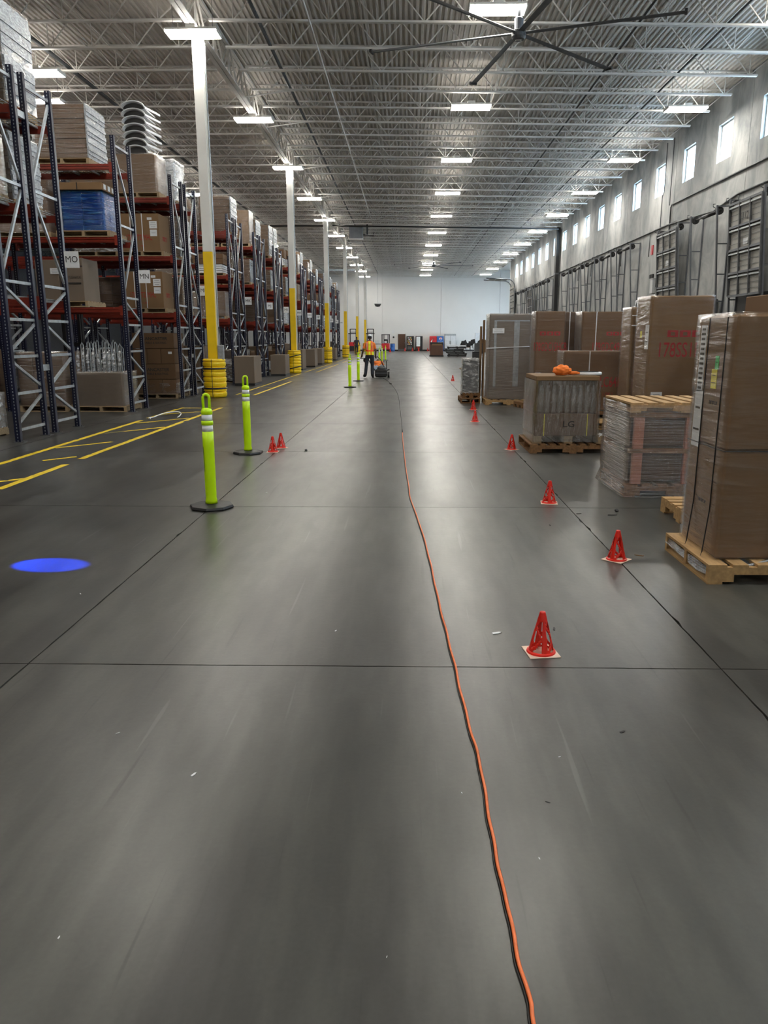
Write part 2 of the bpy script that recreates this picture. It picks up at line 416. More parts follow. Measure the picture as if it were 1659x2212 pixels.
def girder(X):
    g = thing_struct('roof_girder')
    bm = bmesh.new()
    for s in (-1, 1):
        bm_box(bm, X + s * .05 - .04, X + s * .05 + .04, YF, YB, 9.98, 10.06)
        bm_box(bm, X + s * .07 - .06, X + s * .07 + .06, YF, YB, 9.16, 9.185); bm_box(bm, X + s * .02 - .01, X + s * .02 + .01, YF, YB, 9.185, 9.28)
    obj('chord', bm, M['joist'], g)
    bm = bmesh.new(); y = 21.33 - 1.825 * 16
    while y < YB - 1:
        for s in (-.05, .05):
            bm_bar(bm, (X + s, y, 10.0), (X + s, y + .91, 9.2), .05, .012); bm_bar(bm, (X + s, y + 1.82, 10.0), (X + s, y + .91, 9.2), .05, .012)
        bm_bar(bm, (X, y, 10.0), (X, y, 9.2), .045)
        y += 1.825
    obj('web_member', bm, M['joist'], g, kind='stuff')
    bm = bmesh.new(); y = 21.33 + 1.825 * 3
    while y < YB - 1:
        bm_bar(bm, (X + .05, y, 9.2), (X + 1.9, y, 9.42), .05, .03)
        y += 1.825 * 2
    obj('kicker_brace', bm, M['joist'], g, kind='stuff')
def thing_struct(n):
    o = bpy.data.objects.new(n, None); C.objects.link(o); o['kind'] = 'structure'; return o
girder(-5.40); girder(-20.6)
for X in (-17.5, -13.3, -8.9, -1.2, 2.75, 6.6):
    bm = bmesh.new(); q = drop(X); bm_box(bm, X - .018, X + .018, YF, YB, ZB + .052 - q, ZB + .075 - q); bm_box(bm, X - .018, X + .018, YF, YB, ZD - .075 - q, ZD - .05 - q)
    obj('bridging', bm, M['joist'], ceil)

# ------------------------------------------------------------------ pipes under the roof
def pipe(name, pts, r, m, label, cat='pipe', n=8, group=None):
    bm = bmesh.new(); bm_tube(bm, pts, r, n)
    return tag(obj(name, bm, m, None, smooth=True), label, cat, group)
pipe('gas_pipe', [(-2.5, YF + .1, 9.325), (-2.5, 56.3, 9.325)], .022, M['white'], 'thin white pipe running lengthwise under the ceiling joists towards the unit heater')
pipe('cross_pipe', [(-20, 56.5, 9.33), (-5.4, 56.5, 9.33), (10.5, 56.5, 9.09)], .05, M['black'], 'black pipe crossing the hall under the joists at the unit heater')
for i, (X, z, r) in enumerate(((-3.95, 9.72, .05), (-10.4, 9.66, .06), (5.85, 9.62, .03), (8.1, 9.62, .03))):
    pipe('sprinkler_pipe', [(X, YF + .1, z - drop(X)), (X, YB - .2, z - drop(X))], r, M['darkgrey'],
         ['thick dark sprinkler main running beside the girder above the yellow columns', 'dark sprinkler main over the racks on the left side',
          'thin dark sprinkler line under the deck, farther from the windows of the two', 'thin dark sprinkler line under the ceiling deck nearest the windows'][i], 'pipe')

# ------------------------------------------------------------------ lamps
def make_lamp():
    t = thing('high_bay_lamp', 'lamp', 'ceiling lamp')
    bm = bmesh.new(); bm_box(bm, -.66, .66, -.27, .27, .05, .10); bm_box(bm, -.12, .12, -.27, .27, .10, .16)
    for s in (-1, 1): bm_box(bm, s * .655 - .012, s * .655 + .012, -.28, .28, .0, .07)
    obj('housing', bm, M['white'], t, bevel=.004)
    for s in (-1, 1):
        box('diffuser', (-.64, .64, s * .138 - .118, s * .138 + .118, 0, .048), M['lamp'], t)
        box('deck_fill_strip', (-.60, .60, s * .2 - .03, s * .2 + .03, .101, .104), M['deckfill'], t)  # glowing strip added on the housing to lift the ceiling's brightness
        bm = bmesh.new(); bm_tube(bm, [(s * .5, 0, .1), (s * .5, 0, 1.1)], .006, 4); obj('hanging_cable', bm, M['darkgrey'], t)
    return t
lamp0 = make_lamp(); used = [False]
def put_lamp(x, y, label, group=None):
    if not used[0]:
        used[0] = True; lamp0.location = (x, y, 9.0); lamp0['label'] = label
        if group: lamp0['group'] = group
        return lamp0
    return dup(lamp0, (x, y, 9.0), None, label, group)
ordn = ['nearest', 'second', 'third', 'fourth', 'fifth', 'sixth', 'seventh', 'eighth', 'ninth', 'tenth', 'eleventh', 'twelfth']
for k in range(11):
    put_lamp(2.03, 19.82 + 7.62 * k, '%s bright rectangular lamp in the middle ceiling row over the aisle' % ordn[k], 'lamps in the middle row')
for k in range(11):
    put_lamp(-5.42, 21.1 + 7.68 * k, '%s bright rectangular lamp in the ceiling row along the yellow columns' % ordn[k], 'lamps along the columns')
for k in range(10):
    put_lamp(9.2, 27.8 + 7.45 * k, '%s bright rectangular lamp in the ceiling row beside the windows' % ordn[k], 'lamps beside the windows')
put_lamp(-10.65, 23.9, 'bright lamp at the left edge, above the tall wrapped load', 'lamps over the racks')
put_lamp(-11.8, 26.6, 'bright lamp just below the left-edge lamp, partly behind a rack post', 'lamps over the racks')
for k in range(8):
    put_lamp(-11.4, 35.2 + 7.6 * k, '%s lamp of the far left ceiling row, seen over the rack tops' % ordn[k + 2], 'lamps over the racks')
for i, (x, y) in enumerate(((2.03, 12.2), (-5.42, 13.4), (9.2, 20.3), (2.03, 4.58), (-5.42, 5.8), (9.2, 12.8), (9.2, 5), (2.03, -3), (-5.42, -2), (-11.4, 16), (-11.4, 6))):
    put_lamp(x, y, '%s ceiling lamp outside the photo, above or behind the camera' % (ordn[i]), 'lamps outside the view')

# ------------------------------------------------------------------ ceiling fans
def make_fan(loc, label, a0, rod):
    t = thing('ceiling_fan', label, 'ceiling fan', loc)
    bm = bmesh.new(); bm_lathe(bm, [(.05, -.16), (.14, -.15), (.17, -.10), (.17, .02), (.10, .05)], 20); obj('hub', bm, M['darkgrey'], t, smooth=False)
    bm = bmesh.new(); bm_lathe(bm, [(.10, .05), (.11, .28), (.05, .32)], 16); bm_box(bm, -.035, .035, -.035, .035, .3, rod); bm_box(bm, -.25, .25, -.12, .12, rod - .03, rod)
    obj('motor_and_drop_rod', bm, M['greysteel'], t)
    lg = obj('hub_emblem', (lambda b: (bm_box(b, -.07, .07, -.04, .04, -.172, -.166), b)[1])(bmesh.new()), M['white'], t)
    box('emblem_centre', (-.05, .05, -.025, .025, -.176, -.171), M['darkgrey'], lg)
    for k in range(6):
        a = R(a0 + 60 * k); bm = bmesh.new()
        prof = [(-.085, .0), (-.03, .02), (.05, .012), (.085, -.012), (.05, -.008), (-.03, .002)]
        v = [[bm.verts.new((r, y * s, z - .02)) for y, z in prof] for r, s in ((.14, .8), (3.6, 1.0))]
        for i in range(6): bm.faces.new((v[0][i], v[0][(i + 1) % 6], v[1][(i + 1) % 6], v[1][i]))
        bm.faces.new(v[0][::-1]); bm.faces.new(v[1])
        b = obj('blade', bm, M['greysteel'], t, rot=(0, 0, a))
        box('blade_tip', (3.6, 3.66, -.10, .10, -.045, .02), M['black'], b)
    return t
make_fan((2.52, 19.64, 8.5), 'large grey six-bladed ceiling fan hanging beside the nearest middle-row lamp', -18, .85)
make_fan((2.30, 73.0, 8.15), 'small far ceiling fan with dark blades in front of the white end wall', 8, 1.2)

# unit heater
t = thing('unit_heater', 'grey box-shaped unit heater hanging under the far joists left of the pipe', 'heater', (-3.75, 57.35, 0))
box('casing', (-.48, .48, -.35, .35, 8.52, 9.38), M['greysteel'], t, .02)
box('bottom_lip', (-.5, .5, -.4, .35, 8.46, 8.53), M['white'], t)
bm = bmesh.new(); bm_tube(bm, [(.5, 0, 8.85), (.78, 0, 8.85), (.78, 0, 9.6)], .06, 10); bm_tube(bm, [(.5, -.1, 8.75), (1.25, -.1, 8.75), (1.25, -.1, 8.95)], .03, 8)
obj('flue_pipe', bm, M['black'], t)
bm = bmesh.new()
for s in (-.45, .45): bm_bar(bm, (s, .40, 8.9), (s, .40, 9.42), .03); bm_box(bm, s - .015, s + .015, .34, .42, 8.9, 8.95)
obj('hanger', bm, M['black'], t)

# ------------------------------------------------------------------ steel columns with yellow feet
def column(y, n, first=False):
    w = .125; X = -5.38
    t = thing('steel_column', '%s square steel column in the row beside the racks, white above yellow' % ordn[n], 'column', (X, y, 0), 0, 'steel columns beside the racks')
    box('yellow_shaft', (-w, w, -w, w, 0, 3.86), M['yellow'], t, .006)
    box('white_shaft', (-w, w, -w, w, 3.86, 9.17), M['white'], t, .006)
    box('cap_plate', (-.2, .2, -.2, .2, 9.13, 9.16), M['joist'], t)
    bm = bmesh.new(); bm_box(bm, w + .001, w + .03, -.06, .06, .9, 9.0)
    obj('conduit_strap', bm, M['white'], t)
    bm = bmesh.new(); bm_tube(bm, [(w + .05, -.02, 1.0), (w + .05, -.02, 8.9)], .018, 8)
    obj('conduit', bm, M['galv'], t)
    if n == 0:
        bm = bmesh.new(); bm_box(bm, w + .03, w + .17, -.13, .02, 1.03, 1.42); b = obj('switch_box', bm, M['galv'], t, bevel=.008)
        bm = bmesh.new(); bm_tube(bm, [(w + .10, -.05, 1.42), (w + .10, -.05, 1.70), (w + .06, -.03, 1.9)], .014, 8); obj('cable', bm, M['black'], b)
    # bumper
    c = thing('column_guard', 'round ribbed yellow plastic guard with black straps around the %s column' % ordn[n], 'column guard', (X, y, 0), 0, 'yellow column guards')
    prof = []; z = 0.0; r0 = .305
    prof = [(.20, 0.01), (.29, 0.01), (r0, .04)]
    for k in range(7):
        zz = .05 + k * .137
        prof += [(r0 + .008, zz), (r0 + .012, zz + .055), (r0 + .006, zz + .085), (r0 - .022, zz + .098), (r0 - .022, zz + .112), (r0 + .004, zz + .125)]
    prof += [(r0, 1.03), (.285, 1.05), (.20, 1.05)]
    bm = bmesh.new(); rings = []
    nn = 40
    for r, z in prof:
        ring = []
        for k in range(nn):
            a = 2 * math.pi * k / nn
            f = abs(math.sin(2 * a)) ** .5       # ribs fade out at the corners
            rr = r if r >= r0 or z < .03 or z > 1.0 else r + (r0 - .004 - r) * (1 - f)
            if min(abs(math.cos(a)), abs(math.sin(a))) < .04: rr -= .006
            ring.append(bm.verts.new((rr * math.cos(a + R(2)), rr * math.sin(a + R(2)), z)))
        rings.append(ring)
    for A, B in zip(rings, rings[1:]):
        for k in range(nn): bm.faces.new((A[k], A[(k + 1) % nn], B[(k + 1) % nn], B[k]))
    obj('shell', bm, M['plast_y'], c, smooth=False)
    for z in (.25, .79):
        bm = bmesh.new(); dz = .05 * (n % 3 == 1)
        pts = [(.318 * math.cos(a), .318 * math.sin(a), z + dz * math.cos(a)) for a in [2 * math.pi * k / 28 for k in range(28)]]
        bm_tube(bm, pts, .016, 4, closed=True)
        for v in bm.verts: v.co.z = z + (v.co.z - z) * 1.5
        obj('strap', bm, M['black'], c)
    bm = bmesh.new(); bm_box(bm, -.006, .006, -.322, -.30, .02, 1.04); obj('seam', bm, M['blackm'], c)
for n, y in enumerate((21.35, 36.5, 51.7, 66.9, 82.2, 97.4)): column(y, n)

# ------------------------------------------------------------------ yellow floor lines
def strip(pts, w, name, label, seed, gaps=.0, group=None):
    """a painted strip, chipped along its length"""
    rnd = random.Random(seed); bm = bmesh.new()
    w = w * 1.0; (x0, y0), (x1, y1) = pts; L = math.dist(pts[0], pts[1]); d = ((x1 - x0) / L, (y1 - y0) / L); nrm = (-d[1], d[0])
    s = 0.0
    while s < L:
        e = min(L, s + rnd.uniform(.15, .6))
        if rnd.random() > gaps:
            k = 3; lo, hi = -w / 2, w / 2
            if rnd.random() < gaps * 2: lo += rnd.uniform(0, w * .6)
            if rnd.random() < gaps * 2: hi -= rnd.uniform(0, w * .4)
            a0 = rnd.uniform(-.02, .02) if gaps else 0; a1 = rnd.uniform(-.06, .06) * (gaps > 0)
            q = [(s + a0, lo), (e, lo + rnd.uniform(0, .01)), (e + a1, hi), (s, hi - rnd.uniform(0, .01))]
            vs = [bm.verts.new((x0 + d[0] * u + nrm[0] * v, y0 + d[1] * u + nrm[1] * v, .0022)) for u, v in q]
            bm.faces.new(vs)
        s = e
    r = bmesh.ops.extrude_face_region(bm, geom=bm.faces[:])
    for v in r['geom']:
        if isinstance(v, bmesh.types.BMVert): v.co.z = .0008
    o = obj(name, bm, M['linepaint'], None)
    return tag(o, label, 'floor line', group)
strip([(-4.45, 3.0), (-4.45, 11.0)], .10, 'floor_line', 'worn yellow floor line, near stretch on the aisle side', 8, .10)
strip([(-4.45, 11.0), (-4.42, 18.0)], .10, 'floor_line', 'yellow floor line, middle stretch on the aisle side, ending by the tall green post', 4, .03)
strip([(-5.32, 3.0), (-5.34, 18.0)], .10, 'floor_line', 'yellow floor line on the rack side of the near hatched strip', 5, .04)
for i, (a, b, g) in enumerate((((-5.3, 6.2), (-4.5, 6.6), .05), ((-5.28, 7.85), (-4.5, 8.65), .05), ((-5.27, 9.55), (-4.6, 10.35), .2), ((-5.28, 11.2), (-4.47, 12.16), .06), ((-5.3, 12.9), (-4.5, 13.95), .12),
                               ((-5.25, 14.6), (-4.5, 15.6), .1), ((-5.3, 16.4), (-4.5, 17.1), .05), ((-5.3, 17.85), (-4.6, 17.9), .0))):
    strip([a, b], .085, 'floor_hatch', '%s thin slanting yellow hatch bar between the near floor lines' % ordn[i], 20 + i, g, 'yellow hatch bars')
strip([(-4.45, 22.1), (-4.45, 29.2)], .10, 'floor_line', 'yellow floor line on the aisle side between the first and second column', 6, .04)
strip([(-5.0, 22.2), (-5.0, 36.0)], .07, 'floor_line', 'faint yellow floor line on the rack side past the first column', 7, .06)
for i, y in enumerate((23.0, 25.2, 27.4, 30.0)):
    strip([(-4.98, y), (-4.5, y + .35)], .07, 'floor_hatch', '%s yellow hatch bar past the first column' % ordn[i], 40 + i, .1, 'yellow hatch bars past the first column')
for n, y in enumerate((37.2, 52.4, 67.6, 82.9)):
    strip([(-4.45, y), (-4.45, y + 12)], .10, 'floor_line', 'distant yellow floor line on the aisle side past the %s column' % ordn[n + 1], 50 + n, .05)
    strip([(-5.0, y), (-5.0, y + 13)], .08, 'floor_line', 'distant yellow floor line on the rack side past the %s column' % ordn[n + 1], 60 + n, .05)
#MARK2

# ------------------------------------------------------------------ right wall: conduits, downspout, alarm, dock doors
def wpipe(name, pts, r, m, label, cat='conduit'):
    bm = bmesh.new(); bm_tube(bm, pts, r, 6); return tag(obj(name, bm, m, None, smooth=True), label, cat)
xw = XW - .04
wpipe('wall_conduit', [(xw, 20, 6.90), (xw, 33.6, 6.99), (xw, 33.7, 6.9), (xw, 33.72, 6.3), (xw, 33.72, 4.7)], .03, M['darkgrey'], 'upper dark conduit on the window wall that turns down between the two doors')
wpipe('wall_conduit', [(xw, 20, 6.24), (xw, 27.0, 6.25), (xw, 29, 6.02), (xw, 31, 6.12), (xw, 34, 6.24), (xw, 57.0, 6.22), (xw, 70, 6.1), (xw, 84, 6.05)], .032, M['darkgrey'], 'lower dark conduit running along the window wall above the door tracks')
for i, y in enumerate((26.9, 36.3, 41.0, 47.5, 51.0, 62.0)):
    wpipe('wall_drop', [(xw, y, 6.2), (xw, y, 5.2)], .02, M['darkgrey'], 'short dark conduit drop, %s along the window wall' % ordn[i])
wpipe('wall_riser', [(xw, 33.9, 9.6), (xw, 33.9, 7.0)], .018, M['greysteel'], 'thin grey riser on the window wall right of the dropping conduit')
wpipe('wall_riser', [(xw, 34.75, 9.6), (xw, 34.75, 7.7), (xw, 34.95, 7.5), (xw, 34.95, 3.8)], .018, M['greysteel'], 'thin grey riser with an elbow below a window')
t = thing('downspout', 'tall black square downspout standing against the window wall', 'downspout', (XW - .22, 57.6, 0))
box('pipe', (-.12, .12, -.28, .28, 0, 9.3), M['blackm'], t); box('strap', (-.14, .13, -.30, .30, 6.1, 6.2), M['greysteel'], t)
t = thing('exit_device', 'small white emergency light box on the window wall near door 111', 'wall light', (XW - .06, 35.3, 0))
box('body', (-.08, .06, -.17, .17, 3.55, 4.2), M['paper'], t, .01)
box('lamp_head', (-.12, -.06, -.25, -.05, 4.2, 4.36), M['blackm'], t); box('lamp_head', (-.12, -.06, .05, .25, 4.2, 4.36), M['blackm'], t)
t = thing('red_sign', 'small red plate on the window wall above the emergency light', 'sign', (XW - .02, 35.9, 0)); box('plate', (-.02, .018, -.12, .12, 5.25, 5.65), M['redpaint'], t)

def dock_tracks():
    """a pair of vertical-lift track frames: wall angle upright, track leaning out, rungs between"""
    parts = []
    return parts
def track_frame(par, y, zt=5.98, z0=.1, xo=.50):
    f = bpy.data.objects.new('track_frame', None); C.objects.link(f); f.parent = par; f.location = (0, y, 0)
    box('wall_angle', (-.05, -.005, -.03, .03, z0, zt), M['greysteel'], f)
    bm = bmesh.new(); bm_bar(bm, (-.06, 0, z0), (-xo, 0, zt), .07, .05); obj('track', bm, M['greysteel'], f)
    for z in (1.0, 1.95, 2.85, 3.75, 4.75, zt - .03):
        xx = .06 + (xo - .06) * (z - z0) / (zt - z0)
        box('rung', (-xx, -.03, -.02, .02, z - .02, z + .02), M['greysteel'], f)
    bm = bmesh.new(); bm_tube(bm, [(-xo - .06, 0, zt - .03 + .07), (-xo - .13, 0, zt + .03), (-xo - .13, 0, zt - .05), (-xo - .04, 0, zt - .1)], .014, 5)
    obj('hook', bm, M['greysteel'], f)
    return f
LEAF = {}
def door_leaf(par, y0, y1, zb, zt, num, rows=4, xb=-.30, xt=-.50):
    """raised sectional door seen from inside: panels, ribs, stiles"""
    g = bpy.data.objects.new('door_leaf', None); C.objects.link(g); g.parent = par
    n = rows; h = (zt - zb) / n
    sh = (xt - xb) / (zt - zb)
    for k in range(n):
        z = zb + k * h; x = xb + sh * (z - zb)
        p = box('section', (x, x + .04, y0, y1, z + .005, z + h - .005), M['doorpanel'], g)
    bm = bmesh.new(); cols = 3
    for c_ in range(cols + 1):
        yy = y0 + (y1 - y0) * c_ / cols
        bm_bar(bm, (xb - .03, yy, zb), (xt - .03, yy, zt), .06, .05, (0, 1, 0))
    obj('stile', bm, M['darkgrey'], g, kind='stuff')
    for k in range(n + 1):
        z = zb + k * h; x = xb + sh * (z - zb)
        box('rib', (x - .05, x, y0, y1, z - .035, z + .035), M['greysteel'], g)
    for k in range(n):
        z = zb + (k + .84) * h; x = xb + sh * (z - zb)
        box('strut', (x - .05, x, y0, y1, z - .025, z + .025), M['galv'], g)
        for q in (.25, .5, .7): box('groove', (x - .004, x + .002, y0, y1, zb + (k + q) * h - .006, zb + (k + q) * h + .006), M['darkgrey'], g)
    z = zb + (n - .62) * h if n > 2 else zb
    if num and n < 5:
        zz = zb + (n - .68) * h
        text('number', num, .34, M['blackink'], g, (xb + sh * (zz - zb) - .010, (y0 + y1) / 2 + .02, zz), SIDEL, .9)
    zz = zb + (n - 1.72) * h
    x = xb + sh * (zz - zb)
    box('window', (x - .02, x + .01, (y0 + y1) / 2 - .22, (y0 + y1) / 2 + .12, zz - .09, zz + .09), M['foam'], g)
M['doorpanel'] = mat('grey_door_panel', (.42, .41, .375), .5, .1, .06, 4)
def dock_door(i, yc, leaf=None, hw=1.22, closed=True):
    d = bpy.data.objects.new('door_%d' % i, None); C.objects.link(d); d.location = (XW, yc, 0); d['kind'] = 'structure'
    track_frame(d, -hw); track_frame(d, hw)
    bm = bmesh.new(); bm_tube(bm, [(-.36, -hw, 5.82), (-.36, hw, 5.82)], .035, 8); obj('spring_shaft', bm, M['black'], d, smooth=True)
    bm = bmesh.new(); bm_tube(bm, [(-.36, -hw * .6, 5.82), (-.36, hw * .3, 5.82)], .07, 8); obj('spring', bm, M['blackm'], d, smooth=True)
    for s in (-1, 1):
        bm = bmesh.new(); bm_tube(bm, [(-.36, s * (hw - .12) - .04, 5.82), (-.36, s * (hw - .12) + .04, 5.82)], .13, 12); obj('drum', bm, M['blackm'], d)
    if leaf is not None:
        door_leaf(d, -hw + .05, hw - .05, 2.95, 5.78, leaf)
        bm = bmesh.new(); bm_box(bm, -.012, -.004, -hw, hw, 0, 3.0); obj('dark_doorway_sheet', bm, M['black'], d)  # black sheet on the solid wall stands for the unlit doorway
    elif closed:
        door_leaf(d, -hw + .05, hw - .05, .02, 2.9, '', 5, -.08, -.16)
dock_door(2, 25.15, '112'); dock_door(3, 28.7); dock_door(4, 32.5, '111')
for k in range(5): dock_door(5 + k, 39.0 + 3.52 * k)
for k in range(5): dock_door(10 + k, 61.0 + 3.5 * k, '' if k == 2 else None)
# high-lift door at the end of the wall with tracks turning under the roof
d = bpy.data.objects.new('door_15', None); C.objects.link(d); d.location = (XW, 81.0, 0); d['kind'] = 'structure'
for y in (-1.3, 1.3):
    bm = bmesh.new(); pts = [(-.1, y, .1), (-.2, y, 4.5)]
    for k in range(7):
        a = k / 6 * R(90); pts.append((-.2 - .8 * (1 - math.cos(a)), y, 6.6 + .8 * math.sin(a)))
    pts[2:2] = [(-.2, y, 6.6)]
    pts.append((-3.1, y, 7.5)); bm_tube(bm, pts, .05, 6); obj('curved_track', bm, M['greysteel'], d, smooth=True)
for k in range(6):
    z = 3.1 + k * .62; x = -.12 - .03 * k
    box('section', (x - .05, x, -1.25, 1.25, z, z + .58), M['doorpanel'], d)
    box('strut', (x - .10, x - .05, -1.25, 1.25, z + .25, z + .31), M['blackm'], d)
for k in range(3):
    x = -.9 - k * .62; box('section', (x - .58, x, -1.25, 1.25, 7.38 + .02 * k, 7.44 + .02 * k), M['doorpanel'], d)

# ------------------------------------------------------------------ pallets and loads
def pallet_parts(par, w=1.2, d=1.0, h=.13, m=None, deck=7, broken=False):
    """pallet: deck boards along X, stringers along Y ends; origin at the centre of its footprint"""
    m = m or M['wood']; p = bpy.data.objects.new('pallet', None); C.objects.link(p)
    if par is not None: p.parent = par
    g = d / deck; t = .018
    for k in range(deck):
        bw = g * (.80 if k in (0, deck - 1) else .66)
        y0 = -d / 2 + k * g + (g - bw) * (k / (deck - 1)); box('deck_board', (-w / 2, w / 2, y0, y0 + bw, h - t, h), m, p)
    for x in (-w / 2, -.02, w / 2 - .04):
        bm = bmesh.new(); z0, z1 = t, h - t
        # notched stringer
        bm_box(bm, x, x + .04, -d / 2, d / 2, z0 + (z1 - z0) * .5, z1)
        for a, b in ((-.5, -.36), (-.12, .12), (.36, .5)): bm_box(bm, x, x + .04, a * d, b * d, z0, z0 + (z1 - z0) * .5)
        obj('stringer', bm, m, p)
    for y in (-d / 2, -.05, d / 2 - .10): box('bottom_board', (-w / 2, w / 2, y, y + .10, 0, t), m, p)
    return p
def pallet_x(par, w, d, h, m, deck=8):
    """pallet turned so that its stringers run along X"""
    p = pallet_parts(par, d, w, h, m, deck); p.rotation_euler = (0, 0, R(90)); return p
PAL = None
def pallet_mesh(w=1.15, d=1.0, h=.13):
    bm = bmesh.new(); t = .02
    for k in range(6): bm_box(bm, -w / 2, w / 2, -d / 2 + k * d / 6 + .01, -d / 2 + (k + .75) * d / 6 + .01, h - t, h)
    for x in (-w / 2, -.03, w / 2 - .06): bm_box(bm, x, x + .06, -d / 2, d / 2, t, h - t)
    for y in (-d / 2, -.05, d / 2 - .1): bm_box(bm, -w / 2, w / 2, y, y + .1, 0, t)
    return mesh(bm, 'pallet', M['wood3'])
PALM = pallet_mesh()
def wrap_mesh(w, d, z0, z1, m, seed=1, flare=.0, amp=.008, top=True):
    """stretch wrap: subdivided shell with slight wrinkles"""
    rnd = random.Random(seed); bm = bmesh.new(); nz, nx = max(4, int((z1 - z0) / .07)), 8
    per = [(-w / 2 + w * i / nx, -d / 2) for i in range(nx)] + [(w / 2, -d / 2 + d * i / nx) for i in range(nx)] + \
          [(w / 2 - w * i / nx, d / 2) for i in range(nx)] + [(-w / 2, d / 2 - d * i / nx) for i in range(nx)]
    rings = []
    for j in range(nz + 1):
        t = j / nz; f = 1 + flare * max(0, 1 - t * 6); off = rnd.uniform(-amp, amp) * .8
        rings.append([bm.verts.new((x * f * (1 + off) + rnd.uniform(-amp, amp) * .5, y * f * (1 + off) + rnd.uniform(-amp, amp) * .5, z0 + (z1 - z0) * t)) for x, y in per])
    for A, B in zip(rings, rings[1:]):
        n = len(A)
        for k in range(n): bm.faces.new((A[k], A[(k + 1) % n], B[(k + 1) % n], B[k]))
    if top: bm.faces.new(rings[-1])
    return mesh(bm, 'stretch_wrap', m, smooth=True)
def cartons(par, w, d, z0, h, nx, ny, nz, m, seed, name='carton', bulge=.0, gap=.006, jit_=.006):
    rnd = random.Random(seed); hz = h / nz
    me = {}
    bw, bd = w / nx, d / ny
    bm = bmesh.new(); g = gap / 2; bm_box(bm, -bw / 2 + g, bw / 2 - g, -bd / 2 + g, bd / 2 - g, g * .4, hz - g * .4)
    me = mesh(bm, name, m, min(.008, hz * .2))
    for k in range(nz):
        for i in range(nx):
            for j in range(ny):
                if nx > 2 and ny > 2 and 0 < i < nx - 1 and 0 < j < ny - 1: continue
                link(name, me, par, (-w / 2 + bw * (i + .5) + rnd.uniform(-jit_, jit_), -d / 2 + bd * (j + .5) + rnd.uniform(-jit_, jit_), z0 + hz * k), (0, 0, rnd.uniform(-.006, .006)))
def sticker(par, x, y, z, w, h, m=None, lines=3, side='front', name='label_sheet'):
    rot = {'front': (0, 0, 0), 'left': (0, 0, R(-90)), 'right': (0, 0, R(90))}[side]
    s = box(name, (-w / 2, w / 2, -.004, 0, -h / 2, h / 2), m or M['paper'], par, loc=(x, y, z), rot=rot)
    if lines:
        bm = bmesh.new()
        for k in range(lines):
            zz = h / 2 - h * (k + .8) / (lines + .6); ww = w * (.38 if k % 2 else .30)
            bm_box(bm, -ww, ww, -.0055, -.004, zz - h * .018, zz + h * .018)
        obj('printed_lines', bm, M['blackink'], s, kind='stuff')
    return s
def cord_strap(par, x, y0, z0, z1, side='front', w=.012, m=None):
    return box('strap', (x - w / 2, x + w / 2, y0 - .004, y0, z0, z1), m or M['paper'], par)

# --- prototype loads (origin: centre of footprint, standing on z = 0)
PROTO = {}
def proto(kind):
    if kind in PROTO: return PROTO[kind]
    t = thing('pallet_load', 'load', 'pallet load'); link('pallet', PALM, t)
    z = .13
    if kind == 'flat':            # thin flat cartons, foamed side edges
        cartons(t, 1.09, .96, z, 1.15, 1, 1, 11, M['card1'], 3, gap=.014, jit_=.018)
        link('stretch_wrap', wrap_mesh(1.15, 1.01, z, 1.30, M['film'], 5), t)
        bm = bmesh.new(); n = 14
        for k in range(n): bm_box(bm, .555, .575 + .03 * ((k * 7) % 5) / 5, -.50, .50, z + 1.15 * k / n, z + 1.15 * (k + .98) / n)
        obj('plastic_sleeve', bm, M['foil'], t, kind='stuff')
    elif kind == 'flat_tall':
        cartons(t, 1.09, .96, z, 1.35, 1, 1, 9, M['card2'], 4, gap=.014, jit_=.018); link('stretch_wrap', wrap_mesh(1.15, 1.01, z, 1.5, M['film'], 6), t)
        bm = bmesh.new(); n = 9
        for k in range(n): bm_box(bm, .555, .575 + .03 * ((k * 5) % 4) / 4, -.50, .50, z + 1.35 * k / n, z + 1.35 * (k + .96) / n)
        obj('plastic_sleeve', bm, M['foil'], t, kind='stuff')
    elif kind == 'cartons':
        cartons(t, 1.1, .96, z, 1.05, 3, 2, 4, M['card1'], 7); link('stretch_wrap', wrap_mesh(1.13, .99, z - .02, 1.20, M['film'], 8), t)
    elif kind == 'cartons2':
        cartons(t, 1.1, .96, z, 1.2, 2, 2, 3, M['card2'], 9); link('stretch_wrap', wrap_mesh(1.13, .99, z - .02, 1.35, M['film'], 10), t)
    elif kind == 'dark':
        cartons(t, 1.08, .96, z, .95, 2, 2, 5, M['card3'], 12); link('stretch_wrap', wrap_mesh(1.11, .99, z - .02, 1.10, M['film'], 11), t)
    elif kind == 'big':
        cartons(t, .95, .85, z, 1.1, 1, 1, 1, M['card2'], 14, 'large_carton'); sticker(t, .25, -.43, .95, .18, .2)
    elif kind == 'low':
        cartons(t, 1.1, .96, z, .55, 2, 2, 2, M['card4'], 16); link('stretch_wrap', wrap_mesh(1.13, .99, z - .02, .72, M['film_w'], 12), t)
    elif kind == 'sleeve':        # something white in loose plastic
        cartons(t, .98, .86, z, 1.0, 2, 1, 5, M['foam'], 18, 'white_bundle'); link('stretch_wrap', wrap_mesh(1.06, .94, z - .02, 1.2, M['film_w'], 13, amp=.025), t)
    elif kind == 'white_stack':   # stacked white trays
        cartons(t, 1.0, .9, z, .45, 1, 1, 4, M['foam'], 19, 'white_tray', gap=.05); cartons(t, 1.05, .92, z + .45, .5, 2, 2, 2, M['card1'], 20)
    PROTO[kind] = t
    t['_unused'] = 1
    return t
